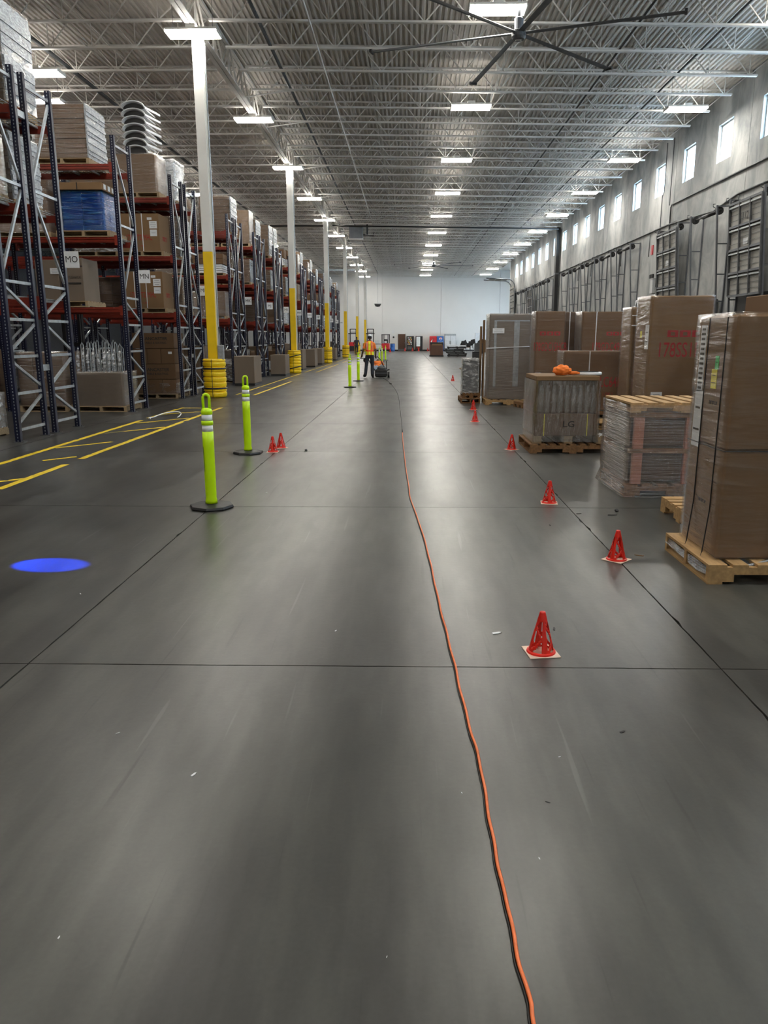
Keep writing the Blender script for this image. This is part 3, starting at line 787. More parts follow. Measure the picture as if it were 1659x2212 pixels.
DESC = dict(flat='stack of flat brown cartons with white sleeved ends', flat_tall='tall wrapped stack of tan cartons with pale side', cartons='wrapped block of small brown cartons',
            cartons2='wrapped block of large tan cartons', dark='wrapped block of dark brown cartons', big='single large tan carton on a pallet', low='low wrapped pallet of grey cartons',
            sleeve='white goods in loose clear plastic', white_stack='brown cartons with white trays below')
def place(kind, x, y, z, label, group=None, rz=0.0, s=None):
    p = proto(kind)
    if p.get('_unused'):
        del p['_unused']; p.location = (x, y, z); p.rotation_euler = (0, 0, rz); p['label'] = label
        if group: p['group'] = group
        q = p
    else: q = dup(p, (x, y, z), rz, label, group)
    if s: q.scale = s
    return q

# ------------------------------------------------------------------ pallet racks
def post_mesh(H_):
    """perforated post: two faces with rows of holes over a pale core that stands for light seen through; 0.085 wide (X) x 0.075 deep (Y)"""
    bm = bmesh.new(); wx, wy = .085, .075; pitch_ = .0508; n = int(H_ / pitch_); hs = .0085
    def face_grid(org, ux, width):
        c = width / 2; cols = [0, c - hs, c + hs, width]
        for k in range(n):
            z0 = k * pitch_; zs = [z0, z0 + pitch_ / 2 - .013, z0 + pitch_ / 2 + .013, z0 + pitch_]
            for i in range(3):
                for j in range(3):
                    if i == 1 and j == 1: continue
                    q = [(cols[i], zs[j]), (cols[i + 1], zs[j]), (cols[i + 1], zs[j + 1]), (cols[i], zs[j + 1])]
                    bm.faces.new([bm.verts.new((org[0] + ux[0] * a, org[1] + ux[1] * a, b)) for a, b in q])
    face_grid((-wx, 0), (1, 0), wx)                  # front, -Y
    face_grid((-wx, wy), (1, 0), wx)                 # back
    for x in (0, -wx):
        bm.faces.new([bm.verts.new(p) for p in ((x, 0, 0), (x, wy, 0), (x, wy, n * pitch_), (x, 0, n * pitch_))])
    me = mesh(bm, 'post', M['navy'])
    bm = bmesh.new(); bm_box(bm, -wx + .006, -.006, .006, wy - .006, .01, n * pitch_ - .02)  # pale core put in so the holes look bright, as if see-through
    return me, mesh(bm, 'pale_core', M['galv'])
HF = 5.69
POST, PALE_CORE = post_mesh(HF)
DEP = 1.0
def frame_meshes(mir):
    out = []
    zs = [.19, .75, 1.32, 1.89, 2.46, 3.95, 5.52]
    y0, y1 = .07, DEP - .07
    for z in zs:
        bm = bmesh.new(); bm_box(bm, -.062, -.028, y0 - .03, y1 + .03, z - .022, z + .022); out.append(('horizontal_brace', mesh(bm, 'horizontal_brace', M['galv'])))
    for k, (a, b) in enumerate(zip(zs, zs[1:])):
        up_ = (k % 2 == 0) != mir
        p = (-.045, y0 if up_ else y1, a + .09); q = (-.045, y1 if up_ else y0, b - .07)
        bm = bmesh.new(); bm_bar(bm, p, q, .042, .034, (1, 0, 0)); out.append(('diagonal_brace', mesh(bm, 'diagonal_brace', M['galv'])))
    return out
FM = {False: frame_meshes(False), True: frame_meshes(True)}
FOOT = mesh((lambda b: (bm_box(b, -.12, .05, -.03, .105, 0, .008), bm_tube(b, [(.03, .02, 0), (.03, .02, .03)], .01, 6), b)[2])(bmesh.new()), 'foot_plate', M['darkgrey'])
BAY = 2.75
BEAMM = mesh((lambda b: (bm_box(b, -BAY + .09, -.005, 0, .045, -.12, 0), bm_box(b, -BAY + .09, -.005, -.012, 0, -.10, -.075), bm_box(b, -BAY + .09, -.005, -.012, 0, -.045, -.02), b)[3])(bmesh.new()), 'beam', M['orange_beam'])
CONNM = mesh((lambda b: (bm_box(b, -.05, .012, -.015, .052, -.17, .03), b)[1])(bmesh.new()), 'beam_connector', M['orange_beam'])
def deck_mesh():
    bm = bmesh.new(); w = BAY - .12
    for k in range(28): x = -BAY + .12 + w * k / 27.5; bm_box(bm, x, x + .006, .02, DEP - .02, -.006, 0)
    for k in range(9): y = .03 + (DEP - .06) * k / 8; bm_box(bm, -BAY + .1, -.02, y - .003, y + .003, -.012, -.006)
    for k in range(6): x = -BAY + .3 + k * .44; bm_box(bm, x, x + .04, .01, DEP - .01, -.045, -.012)
    return mesh(bm, 'wire_deck', M['galv'])
DECKM = deck_mesh()
LEVELS = (2.26, 3.70, 5.14)
def rack(y0, double, bays, sign, label, levels=LEVELS, fx=-6.10, simple=False):
    t = thing('pallet_rack', label, 'rack', (fx, y0, 0), 0, 'pallet racks')
    deps = [0.0, DEP + .27] if double else [0.0]
    for di, dy in enumerate(deps):
        for k in range(bays + 1):
            f = bpy.data.objects.new('upright_frame', None); C.objects.link(f); f.parent = t; f.location = (-k * BAY, dy, 0)
            for yy in (0, DEP - .075):
                link('post', POST, f, (0, yy, 0)); link('pale_core', PALE_CORE, f, (0, yy, 0)); link('foot_plate', FOOT, f, (0, yy, 0))
            for n_, me in FM[di == 1]:
                if k > 1 and n_[0] == 'd': continue
                link(n_, me, f)
        for k in range(bays):
            for z in levels:
                for yy, ry in ((.01, 0), (DEP - .01, R(180))):
                    b = link('beam', BEAMM, t, (-k * BAY - .085 if ry == 0 else -k * BAY - BAY, dy + yy, z), (0, 0, ry))
                    link('beam_connector', CONNM, b, (-.005, 0, 0)); link('beam_connector', CONNM, b, (-BAY + .10, 0, 0))
                link('wire_deck', DECKM, t, (-k * BAY - .085 + .04, dy, z), kind='stuff')
    if double:
        for z in (1.12, 5.05):
            box('row_spacer', (-.075, -.02, DEP + .0, DEP + .27, z - .05, z + .05), M['galv'], t)
            box('row_spacer', (-.08 - BAY, -.02 - BAY, DEP + .0, DEP + .27, z - .05, z + .05), M['galv'], t)
    if sign:
        yy = (deps[-1] + DEP)
        s = box('aisle_sign', (.012, .02, yy - .02, yy + .42, 2.83, 3.10), M['paper'], t)
        # sign plates stand square to the aisle so that they read from the front
        s.rotation_euler = (0, 0, 0)
    return t
def add_sign(t, sign, yy):
    s = box('aisle_sign', (.004, .264, yy - .085, yy - .077, 2.82, 3.10), M['paper'], t)
    text('lettering', sign, .155, M['blackink'], s, (.134, yy - .0875, 2.96), FRONT, .92 if 'I' not in sign else 1.1)
ROWS = [(11.80, True, 2, 'MO'), (16.87, False, 3, 'MN'), (20.75, True, 3, 'MM')] + [(27.0 + 4.5 * k, True, 2, s) for k, s in enumerate(('MK', 'MJ', 'MI', 'MH', 'MG', 'MF', 'ME', 'MD', 'MC', 'MB'))]
for y0, dbl, bays, sg in ROWS:
    t = rack(y0, dbl, bays, None, 'navy pallet rack row with orange beams whose end carries the sign %s' % sg)
    add_sign(t, sg, (2 * DEP + .27 if dbl else DEP))
def lab(kind, lvl, sg, dep, spot):
    lv = {0: 'floor under', 1: 'first beams of', 2: 'second beams of', 3: 'top beams of'}[lvl]
    return '%s, %s rack %s, %s %s' % (DESC[kind], lv, sg, dep, spot)
SHORT = dict(flat='flat brown cartons, white ends', flat_tall='tall tan carton stack', cartons='small brown cartons', cartons2='large tan cartons', dark='dark brown cartons', big='single tan carton',
             low='low grey cartons', sleeve='white goods in plastic', white_stack='white trays under cartons')
def lab(kind, lvl, sg, dep, spot):
    lv = {0: 'on floor', 1: 'on first beams', 2: 'on second beams', 3: 'on top beams'}[lvl]
    return '%s %s of rack %s, %s, %s' % (SHORT[kind], lv, sg, dep, spot)
# --- rack MO (nearest)
z3, z2, z1 = LEVELS[2], LEVELS[1], LEVELS[0]
def R_(kind, X, Y, lvl, sg, dep, spot, s=None, rz=0):
    z = 0 if lvl == 0 else LEVELS[lvl - 1]
    return place(kind, X, Y, z + .001, lab(kind, lvl, sg, dep, spot), 'rack loads', rz, s)
R_('flat_tall', -6.95, 12.3, 3, 'MO', 'front', 'end spot', (1, 1, 1.15)); R_('flat_tall', -6.95, 13.57, 3, 'MO', 'rear', 'end spot', (1, 1, 1.1))
R_('cartons2', -8.17, 12.3, 3, 'MO', 'front', 'inner spot')
R_('cartons', -6.95, 12.3, 2, 'MO', 'front', 'end spot', (1, 1, .85)); R_('flat', -7.0, 13.57, 2, 'MO', 'rear', 'end spot', (1, 1, .9))
R_('cartons2', -8.17, 12.3, 2, 'MO', 'front', 'inner spot', (1, 1, .8)); R_('dark', -8.2, 12.3, 1, 'MO', 'front', 'inner spot')
R_('cartons', -8.17, 13.57, 1, 'MO', 'rear', 'inner spot', (1, 1, .8))
R_('low', -7.4, 12.35, 0, 'MO', 'front', 'end spot'); R_('dark', -9.6, 13.57, 0, 'MO', 'rear', 'inner spot')
# --- rack MN
R_('flat', -7.22, 17.37, 3, 'MN', 'single row', 'end spot'); R_('flat', -9.6, 17.37, 3, 'MN', 'single row', 'inner spot')
R_('cartons', -8.17, 17.37, 2, 'MN', 'single row', 'inner spot', (1, 1, .8))
R_('cartons', -8.12, 17.37, 0, 'MN', 'single row', 'inner spot', (.93, 1, 1.1)); R_('dark', -9.9, 17.4, 1, 'MN', 'single row', 'far bay'); R_('cartons2', -9.9, 17.4, 0, 'MN', 'single row', 'far bay')
t = thing('pallet_load', 'cartons wrapped in blue film under a flat tan carton, on rack MN', 'pallet load', (-6.90, 17.37, LEVELS[1] + .001), 0, 'rack loads')
link('pallet', PALM, t)
cartons(t, .86, .86, .13, .78, 2, 2, 7, M['blue'], 31, 'blue_bundle'); link('stretch_wrap', wrap_mesh(.90, .90, .12, .93, M['film_b'], 32), t)
box('flat_carton', (-.55, .48, -.5, .45, .935, 1.08), M['card2'], t, .005); cord_strap(t, -.05, -.5, .94, 1.08, w=.02, m=M['blackm'])
for x in (.0, .15, .3): sticker(t, .481, -.35 + x * 1.5, 1.01, .12, .10, None, 0, 'right')
t = thing('pallet_load', 'tall beige cartons with white labels on the first beams of rack MN', 'pallet load', (-7.5, 17.37, LEVELS[0] + .001), 0, 'rack loads')
link('pallet', PALM, t)
for k, (x, w) in enumerate(((-.28, .5), (.27, .46))):
    box('carton', (x - w / 2, x + w / 2, -.45, .4, .13, .98 + .04 * k), M['card4'], t, .008)
sticker(t, -.1, -.455, .75, .2, .12); sticker(t, .3, -.455, .5, .3, .03, M['blackink'], 0)
text('lettering', 'RNITONICC', .07, M['blackink'], t, (.27, -.456, .62), FRONT)
box('strap', (.04, .5, -.456, -.452, .84, .86), M['blackm'], t)
t = thing('pallet_load', 'large brown crate full of chair frames in silver plastic under rack MN', 'pallet load', (-6.84, 17.37, .001), 0, 'rack loads')
link('pallet', PALM, t)
box('crate_carton', (-.52, .5, -.46, .46, .13, .86), M['card4'], t, .01)
link('stretch_wrap', wrap_mesh(1.05, .95, .12, .88, M['film_c'], 34, amp=.003), t)
rnd = random.Random(5)
for i in range(7):
    x = -.42 + i * .14
    for j in range(2):
        bm = bmesh.new(); y = -.28 + j * .5; h = 1.42 + rnd.uniform(-.08, .10)
        bm_tube(bm, [(x, y, .88), (x + .01, y - .02, h), (x + .03, y, h + .06), (x + .05, y + .02, h), (x + .05, y, .88)], .012, 6)
        for z in (1.0, 1.14, 1.28): bm_bar(bm, (x, y, z), (x + .055, y, z), .03, .012)
        obj('chair_frame', bm, M['galv'], t, smooth=False)
bm = bmesh.new()
for i in range(9): bm_tube(bm, [(-.46 + i * .115, -.42, .87), (-.46 + i * .115 + rnd.uniform(-.02, .02), -.40, 1.2), (-.45 + i * .115, -.36, 1.4)], [.035, .04, .012], 7)
obj('bubble_wrap', bm, M['film_w'], t, smooth=True, kind='stuff')
# --- rack MM
def ssp(z, which):
    t = thing('pallet_load', 'large tan carton with red lettering and two white straps, %s beams of rack MM' % which, 'pallet load', (-6.98, 21.25, z + .001), 0, 'rack loads')
    link('pallet', PALM, t)
    box('large_carton', (-.55, .48, -.46, .42, .13, 1.06), M['card2'], t, .008)
    for x in (-.27, .04): cord_strap(t, x, -.462, .13, 1.06, w=.02)
    text('red_lettering', '178SSPT27MHC', .20, M['redink'], t, (-.06, -.463, .46), FRONT, .52)
    text('red_lettering', '178SSPT27', .16, M['redink'], t, (.482, -.05, .46), SIDER, .5)
    text('red_lettering', 'BOX  1  OF  1', .06, M['redink'], t, (-.06, -.463, .26), FRONT, .8)
    sticker(t, .33, -.463, .78, .2, .18); sticker(t, .33, -.462, .58, .18, .16, M['foam'], 1); sticker(t, .24, -.463, .93, .12, .06, None, 1)
ssp(LEVELS[1], 'second'); ssp(LEVELS[0], 'first')
t = thing('pallet_load', 'wall of brown seating cartons printed in black, floor under rack MM', 'pallet load', (-6.84, 21.25, .001), 0, 'rack loads')
link('pallet', PALM, t)
for k in range(4):
    if k % 2: box('carton', (-.58, .54, -.47, .42, .11 + .41 * k, .51 + .41 * k), M['card1'], t, .006)
    else:
        for i in range(3): box('carton', (-.58 + i * .375, -.58 + (i + 1) * .375 - .01, -.47, .42, .13 + .41 * k - .02 * (k > 0), .51 + .41 * k), M['card1'], t, .006)
    if k % 2:
        text('black_lettering', 'LANCASTER', .115, M['blackink'], t, (.04, -.474, .36 + .41 * k), FRONT, 1.05, .002)
        text('black_lettering', 'TABLE & SEATING', .075, M['blackink'], t, (.04, -.474, .25 + .41 * k), FRONT, 1.0, .001)
sticker(t, .42, -.474, 1.22, .1, .06, None, 1)
link('stretch_wrap', wrap_mesh(1.16, .94, .10, .42, M['film'], 40, flare=.03), t)
t = thing('pallet_load', 'brown wrapped crate on the top beams of rack MM', 'pallet load', (-7.0, 21.25, LEVELS[2] + .001), 0, 'rack loads')
link('pallet', PALM, t)
box('crate_carton', (-.5, .5, -.45, .45, .13, 1.05), M['card2'], t, .01); link('stretch_wrap', wrap_mesh(1.05, .95, .12, 1.07, M['film'], 42, amp=.02), t)
for k in range(7):      # stacked white moulded tubs; black caps stand in for their shaded hollows
    tb = thing('white_tub', 'white tub with dark hollow end, %s from top of its stack' % ordn[6 - k].replace('nearest', 'first'), 'tub', (-6.98, 21.25, LEVELS[2] + 1.085 + .172 * k), 0, 'stacked white tubs')
    n = 18; arc = [(-.30 * math.cos(q), .165 * math.sin(q)) for q in [math.pi * i / n for i in range(n + 1)]]
    bm = bmesh.new(); rings = []
    for y, f, h in ((-.44, 1.0, 1.0), (-.40, .94, .92), (.1, .92, .80), (.44, .98, .55)):
        rings.append([bm.verts.new((x * f, y, .004 + z * h)) for x, z in arc])
    for A, B in zip(rings, rings[1:]):
        for i in range(n): bm.faces.new((A[i], A[i + 1], B[i + 1], B[i]))
    sh = obj('tub_shell', bm, M['foam'], tb, smooth=True); md = sh.modifiers.new('thick', 'SOLIDIFY'); md.thickness = .012
    bm = bmesh.new(); bm_tube(bm, [(x, -.445, .016 + z * .93) for x, z in arc], .017, 8); obj('rolled_rim', bm, M['foam'], tb, smooth=True)
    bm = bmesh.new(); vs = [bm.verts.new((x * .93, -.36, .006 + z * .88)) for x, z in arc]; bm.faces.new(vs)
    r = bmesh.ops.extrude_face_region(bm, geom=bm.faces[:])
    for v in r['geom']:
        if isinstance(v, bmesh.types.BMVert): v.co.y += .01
    obj('hollow_shade_cap', bm, M['blackm'], tb)  # black plate inside the rim, drawn as the shade in the hollow
    bm = bmesh.new(); bm_bar(bm, (.30, -.44, .02), (.42, .40, .05), .03, .05); obj('side_flange', bm, M['foam'], tb)
R_('cartons2', -8.17, 21.25, 3, 'MM', 'front', 'inner spot', (1, 1, .7)); R_('low', -8.19, 21.25, 2, 'MM', 'front', 'inner spot')
for lv, kd in ((3, 'sleeve'), (2, 'flat'), (1, 'cartons'), (0, 'dark')): R_(kd, -6.9, 22.52, lv, 'MM', 'rear', 'end spot')
R_('sleeve', -8.16, 22.52, 3, 'MM', 'rear', 'inner spot')
for lv, kd in ((2, 'dark'), (1, 'cartons')): R_(kd, -8.16, 22.52, lv, 'MM', 'rear', 'inner spot')
R_('dark', -9.9, 21.25, 0, 'MM', 'front', 'far bay'); R_('cartons', -9.9, 21.25, 3, 'MM', 'front', 'far bay')
# --- the farther racks
rnd = random.Random(77)
KT = ['flat', 'flat', 'flat_tall', 'cartons', 'cartons2', 'sleeve', 'dark', 'flat', 'white_stack']
for ri, (y0, dbl, bays, sg) in enumerate(ROWS[3:]):
    for dep, yy in (('front', y0 + .5), ('rear', y0 + 1.77)):
        for spot, X in (('end spot', -6.87), ('inner spot', -8.12)):
            if ri > 4 and spot == 'inner spot' and dep == 'rear': continue
            for lv in (0, 1, 2, 3):
                if lv == 0 and (ri < 4 and dep == 'front' or rnd.random() < .3): kd = rnd.choice(['low', 'dark', 'low'])
                else: kd = rnd.choice(KT)
                if rnd.random() < (.10 if lv else .35): continue
                zs = rnd.uniform(.62, .78) if lv in (1, 2) else rnd.uniform(.8, 1.05)
                R_(kd, X + rnd.uniform(-.03, .03), yy + .0, lv, sg, dep, spot, (1, .98, zs if kd not in ('low',) else 1))
# cartons staged in front of the far racks
for i, (x0, x1, y0, y1, h) in enumerate(((-6.02, -5.32, 26.6, 27.9, 1.0), (-6.0, -5.35, 33.6, 34.8, .9), (-6.0, -5.4, 39.5, 40.8, 1.05), (-5.95, -5.3, 43.9, 45.2, 1.0), (-6.0, -5.4, 48.4, 49.8, 1.0), (-6.0, -5.4, 57.5, 59.0, .9))):
    t = thing('staged_carton', '%s large open grey-brown carton standing on the floor before the far racks' % ordn[i], 'carton', ((x0 + x1) / 2, (y0 + y1) / 2, 0), 0, 'cartons before the far racks')
    w = (x1 - x0) / 2; dd = (y1 - y0) / 2
    box('base_board', (-w, w, -dd, dd, 0, .07), M['blackm'], t); box('body', (-w, w, -dd, dd, .071, h), M['card4'], t, .012)
# order picker truck in the aisle behind rack MN
t = thing('order_picker', 'dark lift truck with orange beacon standing behind rack MN', 'lift truck', (-8.55, 19.2, 0))
box('chassis', (-.4, .4, -.7, .5, .08, 1.0), M['blackm'], t, .03)
for x in (-.22, .22):
    box('mast_rail', (x - .04, x + .04, .5, .62, .05, 3.55), M['blackm'], t)
for z in (1.4, 2.4, 3.4): box('mast_crossbar', (-.26, .26, .52, .60, z, z + .1), M['blackm'], t)
bm = bmesh.new(); bm_lathe(bm, [(.06, 3.0), (.09, 3.02), (.09, 3.2), (.05, 3.26)], 12, (.36, .1, 0)); obj('beacon', bm, mat('beacon_orange', (.95, .12, .02), .3), t, smooth=True)
box('beacon_post', (.33, .39, .07, .13, 1.0, 3.0), M['blackm'], t)
for x in (-.36, .36):
    bm = bmesh.new(); bm_tube(bm, [(x - .05, -.45, .15), (x + .05, -.45, .15)], .15, 14); obj('wheel', bm, M['black'], t)

# ------------------------------------------------------------------ right side: staged pallets
def cardbox(par, x0, x1, y0, y1, z0, z1, m=None, name='carton', b=.012): return box(name, (x0, x1, y0, y1, z0, z1), m or M['card1'], par, b)
# P1 nearest: two tall tan cartons, strapped, on a new pallet
t = thing('pallet_load', 'nearest pallet at right: two tall tan cartons with black straps and yellow sticker', 'pallet load', (2.62, 5.30, 0))
p = pallet_x(t, 1.24, .86, .135, M['wood'], 8); p.location = (0, 0, 0)
cardbox(t, -.53, .62, -.30, .36, .137, .873, M['card2'], 'lower_carton', .015)
cardbox(t, -.53, .62, -.30, .36, .877, 1.75, M['card2'], 'upper_carton', .015)
for y in (-.16, .14):
    bm = bmesh.new(); bm_tube(bm, [(-.50, y, 1.758), (-.538, y, 1.735), (-.54, y + .0, .9), (-.542, y, .45), (-.58, y - .03, .16), (-.60, y - .05, .12)], .0045, 5); obj('black_strap', bm, M['black'], t)
bm = bmesh.new(); bm_tube(bm, [(-.537, .366, .875), (-.537, -.306, .875), (.627, -.306, .875)], .004, 5); obj('black_strap', bm, M['black'], t)
sticker(t, -.531, .24, 1.46, .10, .46, None, 13, 'left', 'long_label')
sticker(t, -.531, .235, 1.04, .14, .40, None, 2, 'left', 'document_pouch')
sticker(t, -.531, -.005, 1.33, .09, .13, M['ysticker'], 2, 'left', 'yellow_sticker'); sticker(t, -.531, -.035, 1.44, .055, .09, M['green'], 1, 'left', 'green_sticker')
text('black_lettering', 'THIS SIDE UP', .035, M['blackink'], t, (-.532, -.02, 1.17), SIDEL, .7); text('black_lettering', 'THIS SIDE UP', .035, M['blackink'], t, (-.532, .02, .48), SIDEL, .7)
text('black_lettering', 'VACHA', .03, M['blackink'], t, (.28, -.302, 1.60), FRONT); text('black_lettering', 'VACHA', .03, M['blackink'], t, (.26, -.302, .80), FRONT)
w_ = link('stretch_wrap', wrap_mesh(1.17, .69, .10, 1.765, M['film_c'], 50, flare=.0, amp=.004), t, (.045, .03, 0))
bm = bmesh.new()
for k in range(4):
    bm_tube(bm, [(-.60 - .005 * k, .42, .11 - .015 * k), (-.60, .1, .08 - .012 * k), (-.61, -.2, .10 - .02 * k), (-.56, -.41, .07 - .01 * k), (-.2, -.35, .142), (.3, -.32, .143)], .010, 5)
obj('wrap_tail', bm, M['film_w'], t, smooth=True, kind='stuff')
# pallet peeking out behind P1
t = thing('empty_pallet', 'empty pine pallet whose corner shows behind the nearest cartons', 'pallet', (2.98, 6.62, .0)); pp = pallet_parts(t, 1.15, .95, .14)
# P2 low wrapped equipment under top pallet
t = thing('pallet_load', 'waist-high tightly wrapped load of copper-brown equipment capped by a pallet', 'pallet load', (2.80, 8.25, 0))
pp = pallet_x(t, 1.12, 1.04, .13, M['wood2'], 7)
for z0 in (.135, .50):
    box('unit', (-.42, .48, -.45, .45, z0 + .02, z0 + .30), M['card3'], t, .02)
    for x in (-.50, .02, .34):
        box('post', (x, x + .10, -.50, -.455, z0, z0 + .32), M['copper'], t); 
    box('rail', (-.54, .54, -.51, -.44, z0 + .32, z0 + .365), M['wood2'], t); box('rail', (-.54, .54, .44, .51, z0 + .32, z0 + .365), M['wood2'], t)
    box('side_board', (-.54, -.52, -.44, .44, z0 + .02, z0 + .30), M['card4'], t)
pq = pallet_x(t, 1.10, 1.04, .10, M['wood'], 7); pq.location = (0, 0, .868); pq.name = 'top_pallet'
link('stretch_wrap', wrap_mesh(1.13, 1.07, .005, .945, M['film_s'], 52, flare=.06, amp=.012, top=False), t)
# P3 two cartons and a wrapped tray on two pallets
t = thing('pallet_load', 'short load of glassy wrapped carton tray over a yellow-strapped carton on two pallets', 'pallet load', (2.33, 11.35, 0))
pp = pallet_x(t, 1.22, 1.15, .13, M['wood2'], 9); pp.location = (.02, 0, 0)
bm = bmesh.new(); 
for x in (-.54, -.1, .36): box('block', (x, x + .12, -.5, .5, .132, .24), M['wood3'], t)
cardbox(t, -.53, .36, -.50, .45, .242, .555, M['card1'], 'lower_carton')
for x in (-.40, .21): box('yellow_strap', (x, x + .012, -.505, -.501, .243, .555), M['ysticker'], t)
text('black_lettering', 'LG', .12, M['blackink'], t, (-.05, -.527, .41), FRONT, 1.2)
cardbox(t, -.53, .36, -.36, .45, .56, 1.02, M['card1'], 'upper_carton')
cardbox(t, -.53, .36, -.50, .45, 1.02, 1.085, M['card2'], 'carton_lid', .006)
for x in (-.53, .33): cardbox(t, x, x + .03, -.50, -.36, .56, 1.02, M['card2'], 'corner_post', .003)
for k in range(9):
    x = -.44 + k * .093; bm = bmesh.new(); bm_lathe(bm, [(.030, .565), (.034, .60), (.034, .90), (.024, .93), (.026, .955)], 10, (x, -.42, 0)); obj('clear_tube', bm, M['film_v'], t, smooth=True)
link('stretch_wrap', wrap_mesh(.93, 1.0, .16, 1.02, M['film_v'], 54, amp=.008, top=False), t, (-.085, -.025, 0))
bm = bmesh.new(); rn = random.Random(8)
for k in range(7):
    c = (.47 + rn.uniform(-.05, .05), -.42 + rn.uniform(-.06, .06), .17 + .012 * k); r = rn.uniform(.05, .10)
    bm_tube(bm, [(c[0] + r * math.cos(a), c[1] + .5 * r * math.sin(a), c[2] + .03 * math.sin(2 * a + k)) for a in [2 * math.pi * q / 12 for q in range(12)]], .005, 4, closed=True)
obj('strap_tangle', bm, M['paper'], t, kind='stuff')
t = thing('toilet_seat', 'white oval lid lying on top of the glassy wrapped load', 'lid', (2.56, 11.22, 1.087))
bm = bmesh.new(); n = 28; rings = []
for r, z in ((.98, 0), (1, .012), (1, .03), (.96, .04), (.9, .035)): rings.append([bm.verts.new((.24 * r * math.cos(a), .20 * r * math.sin(a), z)) for a in [2 * math.pi * q / n for q in range(n)]])
for A, B in zip(rings, rings[1:]):
    for q in range(n): bm.faces.new((A[q], A[(q + 1) % n], B[(q + 1) % n], B[q]))
bm.faces.new(rings[0]); bm.faces.new(rings[-1]); obj('lid_shell', bm, M['foam'], t, smooth=True)
bm = bmesh.new(); bm_tube(bm, [(.19 * math.cos(a), .15 * math.sin(a), .042) for a in [2 * math.pi * q / 24 for q in range(24)]], .006, 5, closed=True); obj('dark_rim', bm, M['blackm'], t)
t.name = 'oval_lid'
# orange vest bundle
bm = bmesh.new(); bmesh.ops.create_icosphere(bm, subdivisions=4, radius=1)
from mathutils import noise as mn
for v in bm.verts:
    c = v.co.copy(); f = 1 + .22 * mn.noise(c * 2.3) + .08 * mn.noise(c * 6)
    v.co = Vector((c.x * .125 * f, c.y * .10 * f, max(-.0665, c.z * .075 * f)))
o = obj('orange_vest', bm, M['orangecloth'], None, (2.19, 11.02, 1.087 + .069), smooth=True); tag(o, 'crumpled orange safety vest lying on the glassy wrapped load', 'vest')
bm = bmesh.new(); bm_tube(bm, [(.06, 0, -.024), (.14, -.01, -.034), (.20, .0, -.032), (.25, -.01, -.040)], [.038, .024, .022, .012], 10)
s_ = obj('sleeve', bm, M['orangecloth'], o, smooth=True)
# P4 tall carton 178SS1FH
def tallbox(label, x0, x1, y0, y1, z0, z1, txt=None, ts=.25, tsx=.6, tz=None, m=None, side=None, palw=None, film_=True, straps=()):
    xc, yc = (x0 + x1) / 2, (y0 + y1) / 2; w, d_ = x1 - x0, y1 - y0
    t = thing('pallet_load', label, 'pallet load', (xc, yc, 0))
    pp = pallet_x(t, (palw or w + .05), d_ + .04, min(.14, z0 - .002), M['wood3'], 7)
    if z0 > .2:
        p2_ = pallet_x(t, w, d_, .13, M['wood2'], 7); p2_.location = (0, 0, .141)
    cardbox(t, -w / 2, w / 2, -d_ / 2, d_ / 2, z0, z1, m or M['card1'], 'tall_carton', .015)
    if txt: text('red_lettering', txt, ts, M['redink'], t, (side or 0, -d_ / 2 - .002, tz or (z0 + (z1 - z0) * .63)), FRONT, tsx, .001)
    for x in straps: cord_strap(t, x, -d_ / 2 - .001, z0, z1, w=.018)
    if film_: link('stretch_wrap', wrap_mesh(w + .03, d_ + .03, z0 - .06, z1 + .01, M['film_c'], int(z1 * 100) % 37, amp=.006), t)
    return t, -d_ / 2
def icons(t, x, y, z, n, s):
    for k in range(n):
        b = box('handling_icon', (x + k * s * 1.15, x + k * s * 1.15 + s, y - .003, y - .001, z, z + s * .62), M['redink'], t)
        box('icon_mark', (x + k * s * 1.15 + s * .3, x + k * s * 1.15 + s * .7, y - .004, y - .003, z + s * .14, z + s * .46), M['card1'], b)
t, yf = tallbox('tallest tan carton with red code 178SS1FH and white envelope on its corner', 3.64, 4.55, 11.8, 12.55, .16, 2.22, '178SS1FH', .31, .62, 1.42, M['card2'], .05)
icons(t, -.20, yf, 1.62, 4, .16); sticker(t, -.30, yf - .002, .72, .17, .16); sticker(t, -.457, -.22, 1.62, .17, .36, None, 2, 'left', 'envelope'); sticker(t, -.457, .08, 1.66, .08, .10, M['ysticker'], 1, 'left')
t, yf = tallbox('narrow stack of brown cartons squeezed behind the tallest carton', 3.70, 4.5, 13.0, 13.6, .16, 2.10, None, m=M['card2'])
bm = bmesh.new(); bm_tube(bm, [(-.35, -.2, 2.1), (-.33, -.2, 2.2), (-.25, -.2, 2.24), (-.17, -.2, 2.2), (-.15, -.2, 2.1)], .014, 6); obj('handle_loop', bm, M['foam'], t, smooth=True)
for z in (1.96, 1.80): box('strap', (-.41, .0, -.312, -.306, z, z + .015), M['paper'], t)
sticker(t, -.30, -.312, 1.2, .06, .42, None, 0)
t, yf = tallbox('wide tan carton with red code 178DLC64H on two pallets', 2.90, 3.98, 14.4, 15.1, .28, 1.37, '178DLC64H', .27, .55, .80, M['card1'], .17, straps=(-.08,))
text('red_lettering', 'BOX 1 OF 1', .09, M['redink'], t, (.2, yf - .002, .58), FRONT, .8)
t, yf = tallbox('tall carton with red code 178GDC15HCB beside the grey wrapped door', 2.68, 3.27, 16.4, 17.1, .28, 2.15, '178GDC15HCB', .25, .42, 1.42, M['card1'])
icons(t, -.22, yf, 1.66, 3, .13); sticker(t, -.23, yf - .002, .80, .12, .18)
t, yf = tallbox('tall plain narrow pair of cartons behind the 178GDC15HCB carton', 3.43, 3.98, 17.4, 18.0, .16, 2.17, None, m=M['card3'], straps=(-.13, .1))
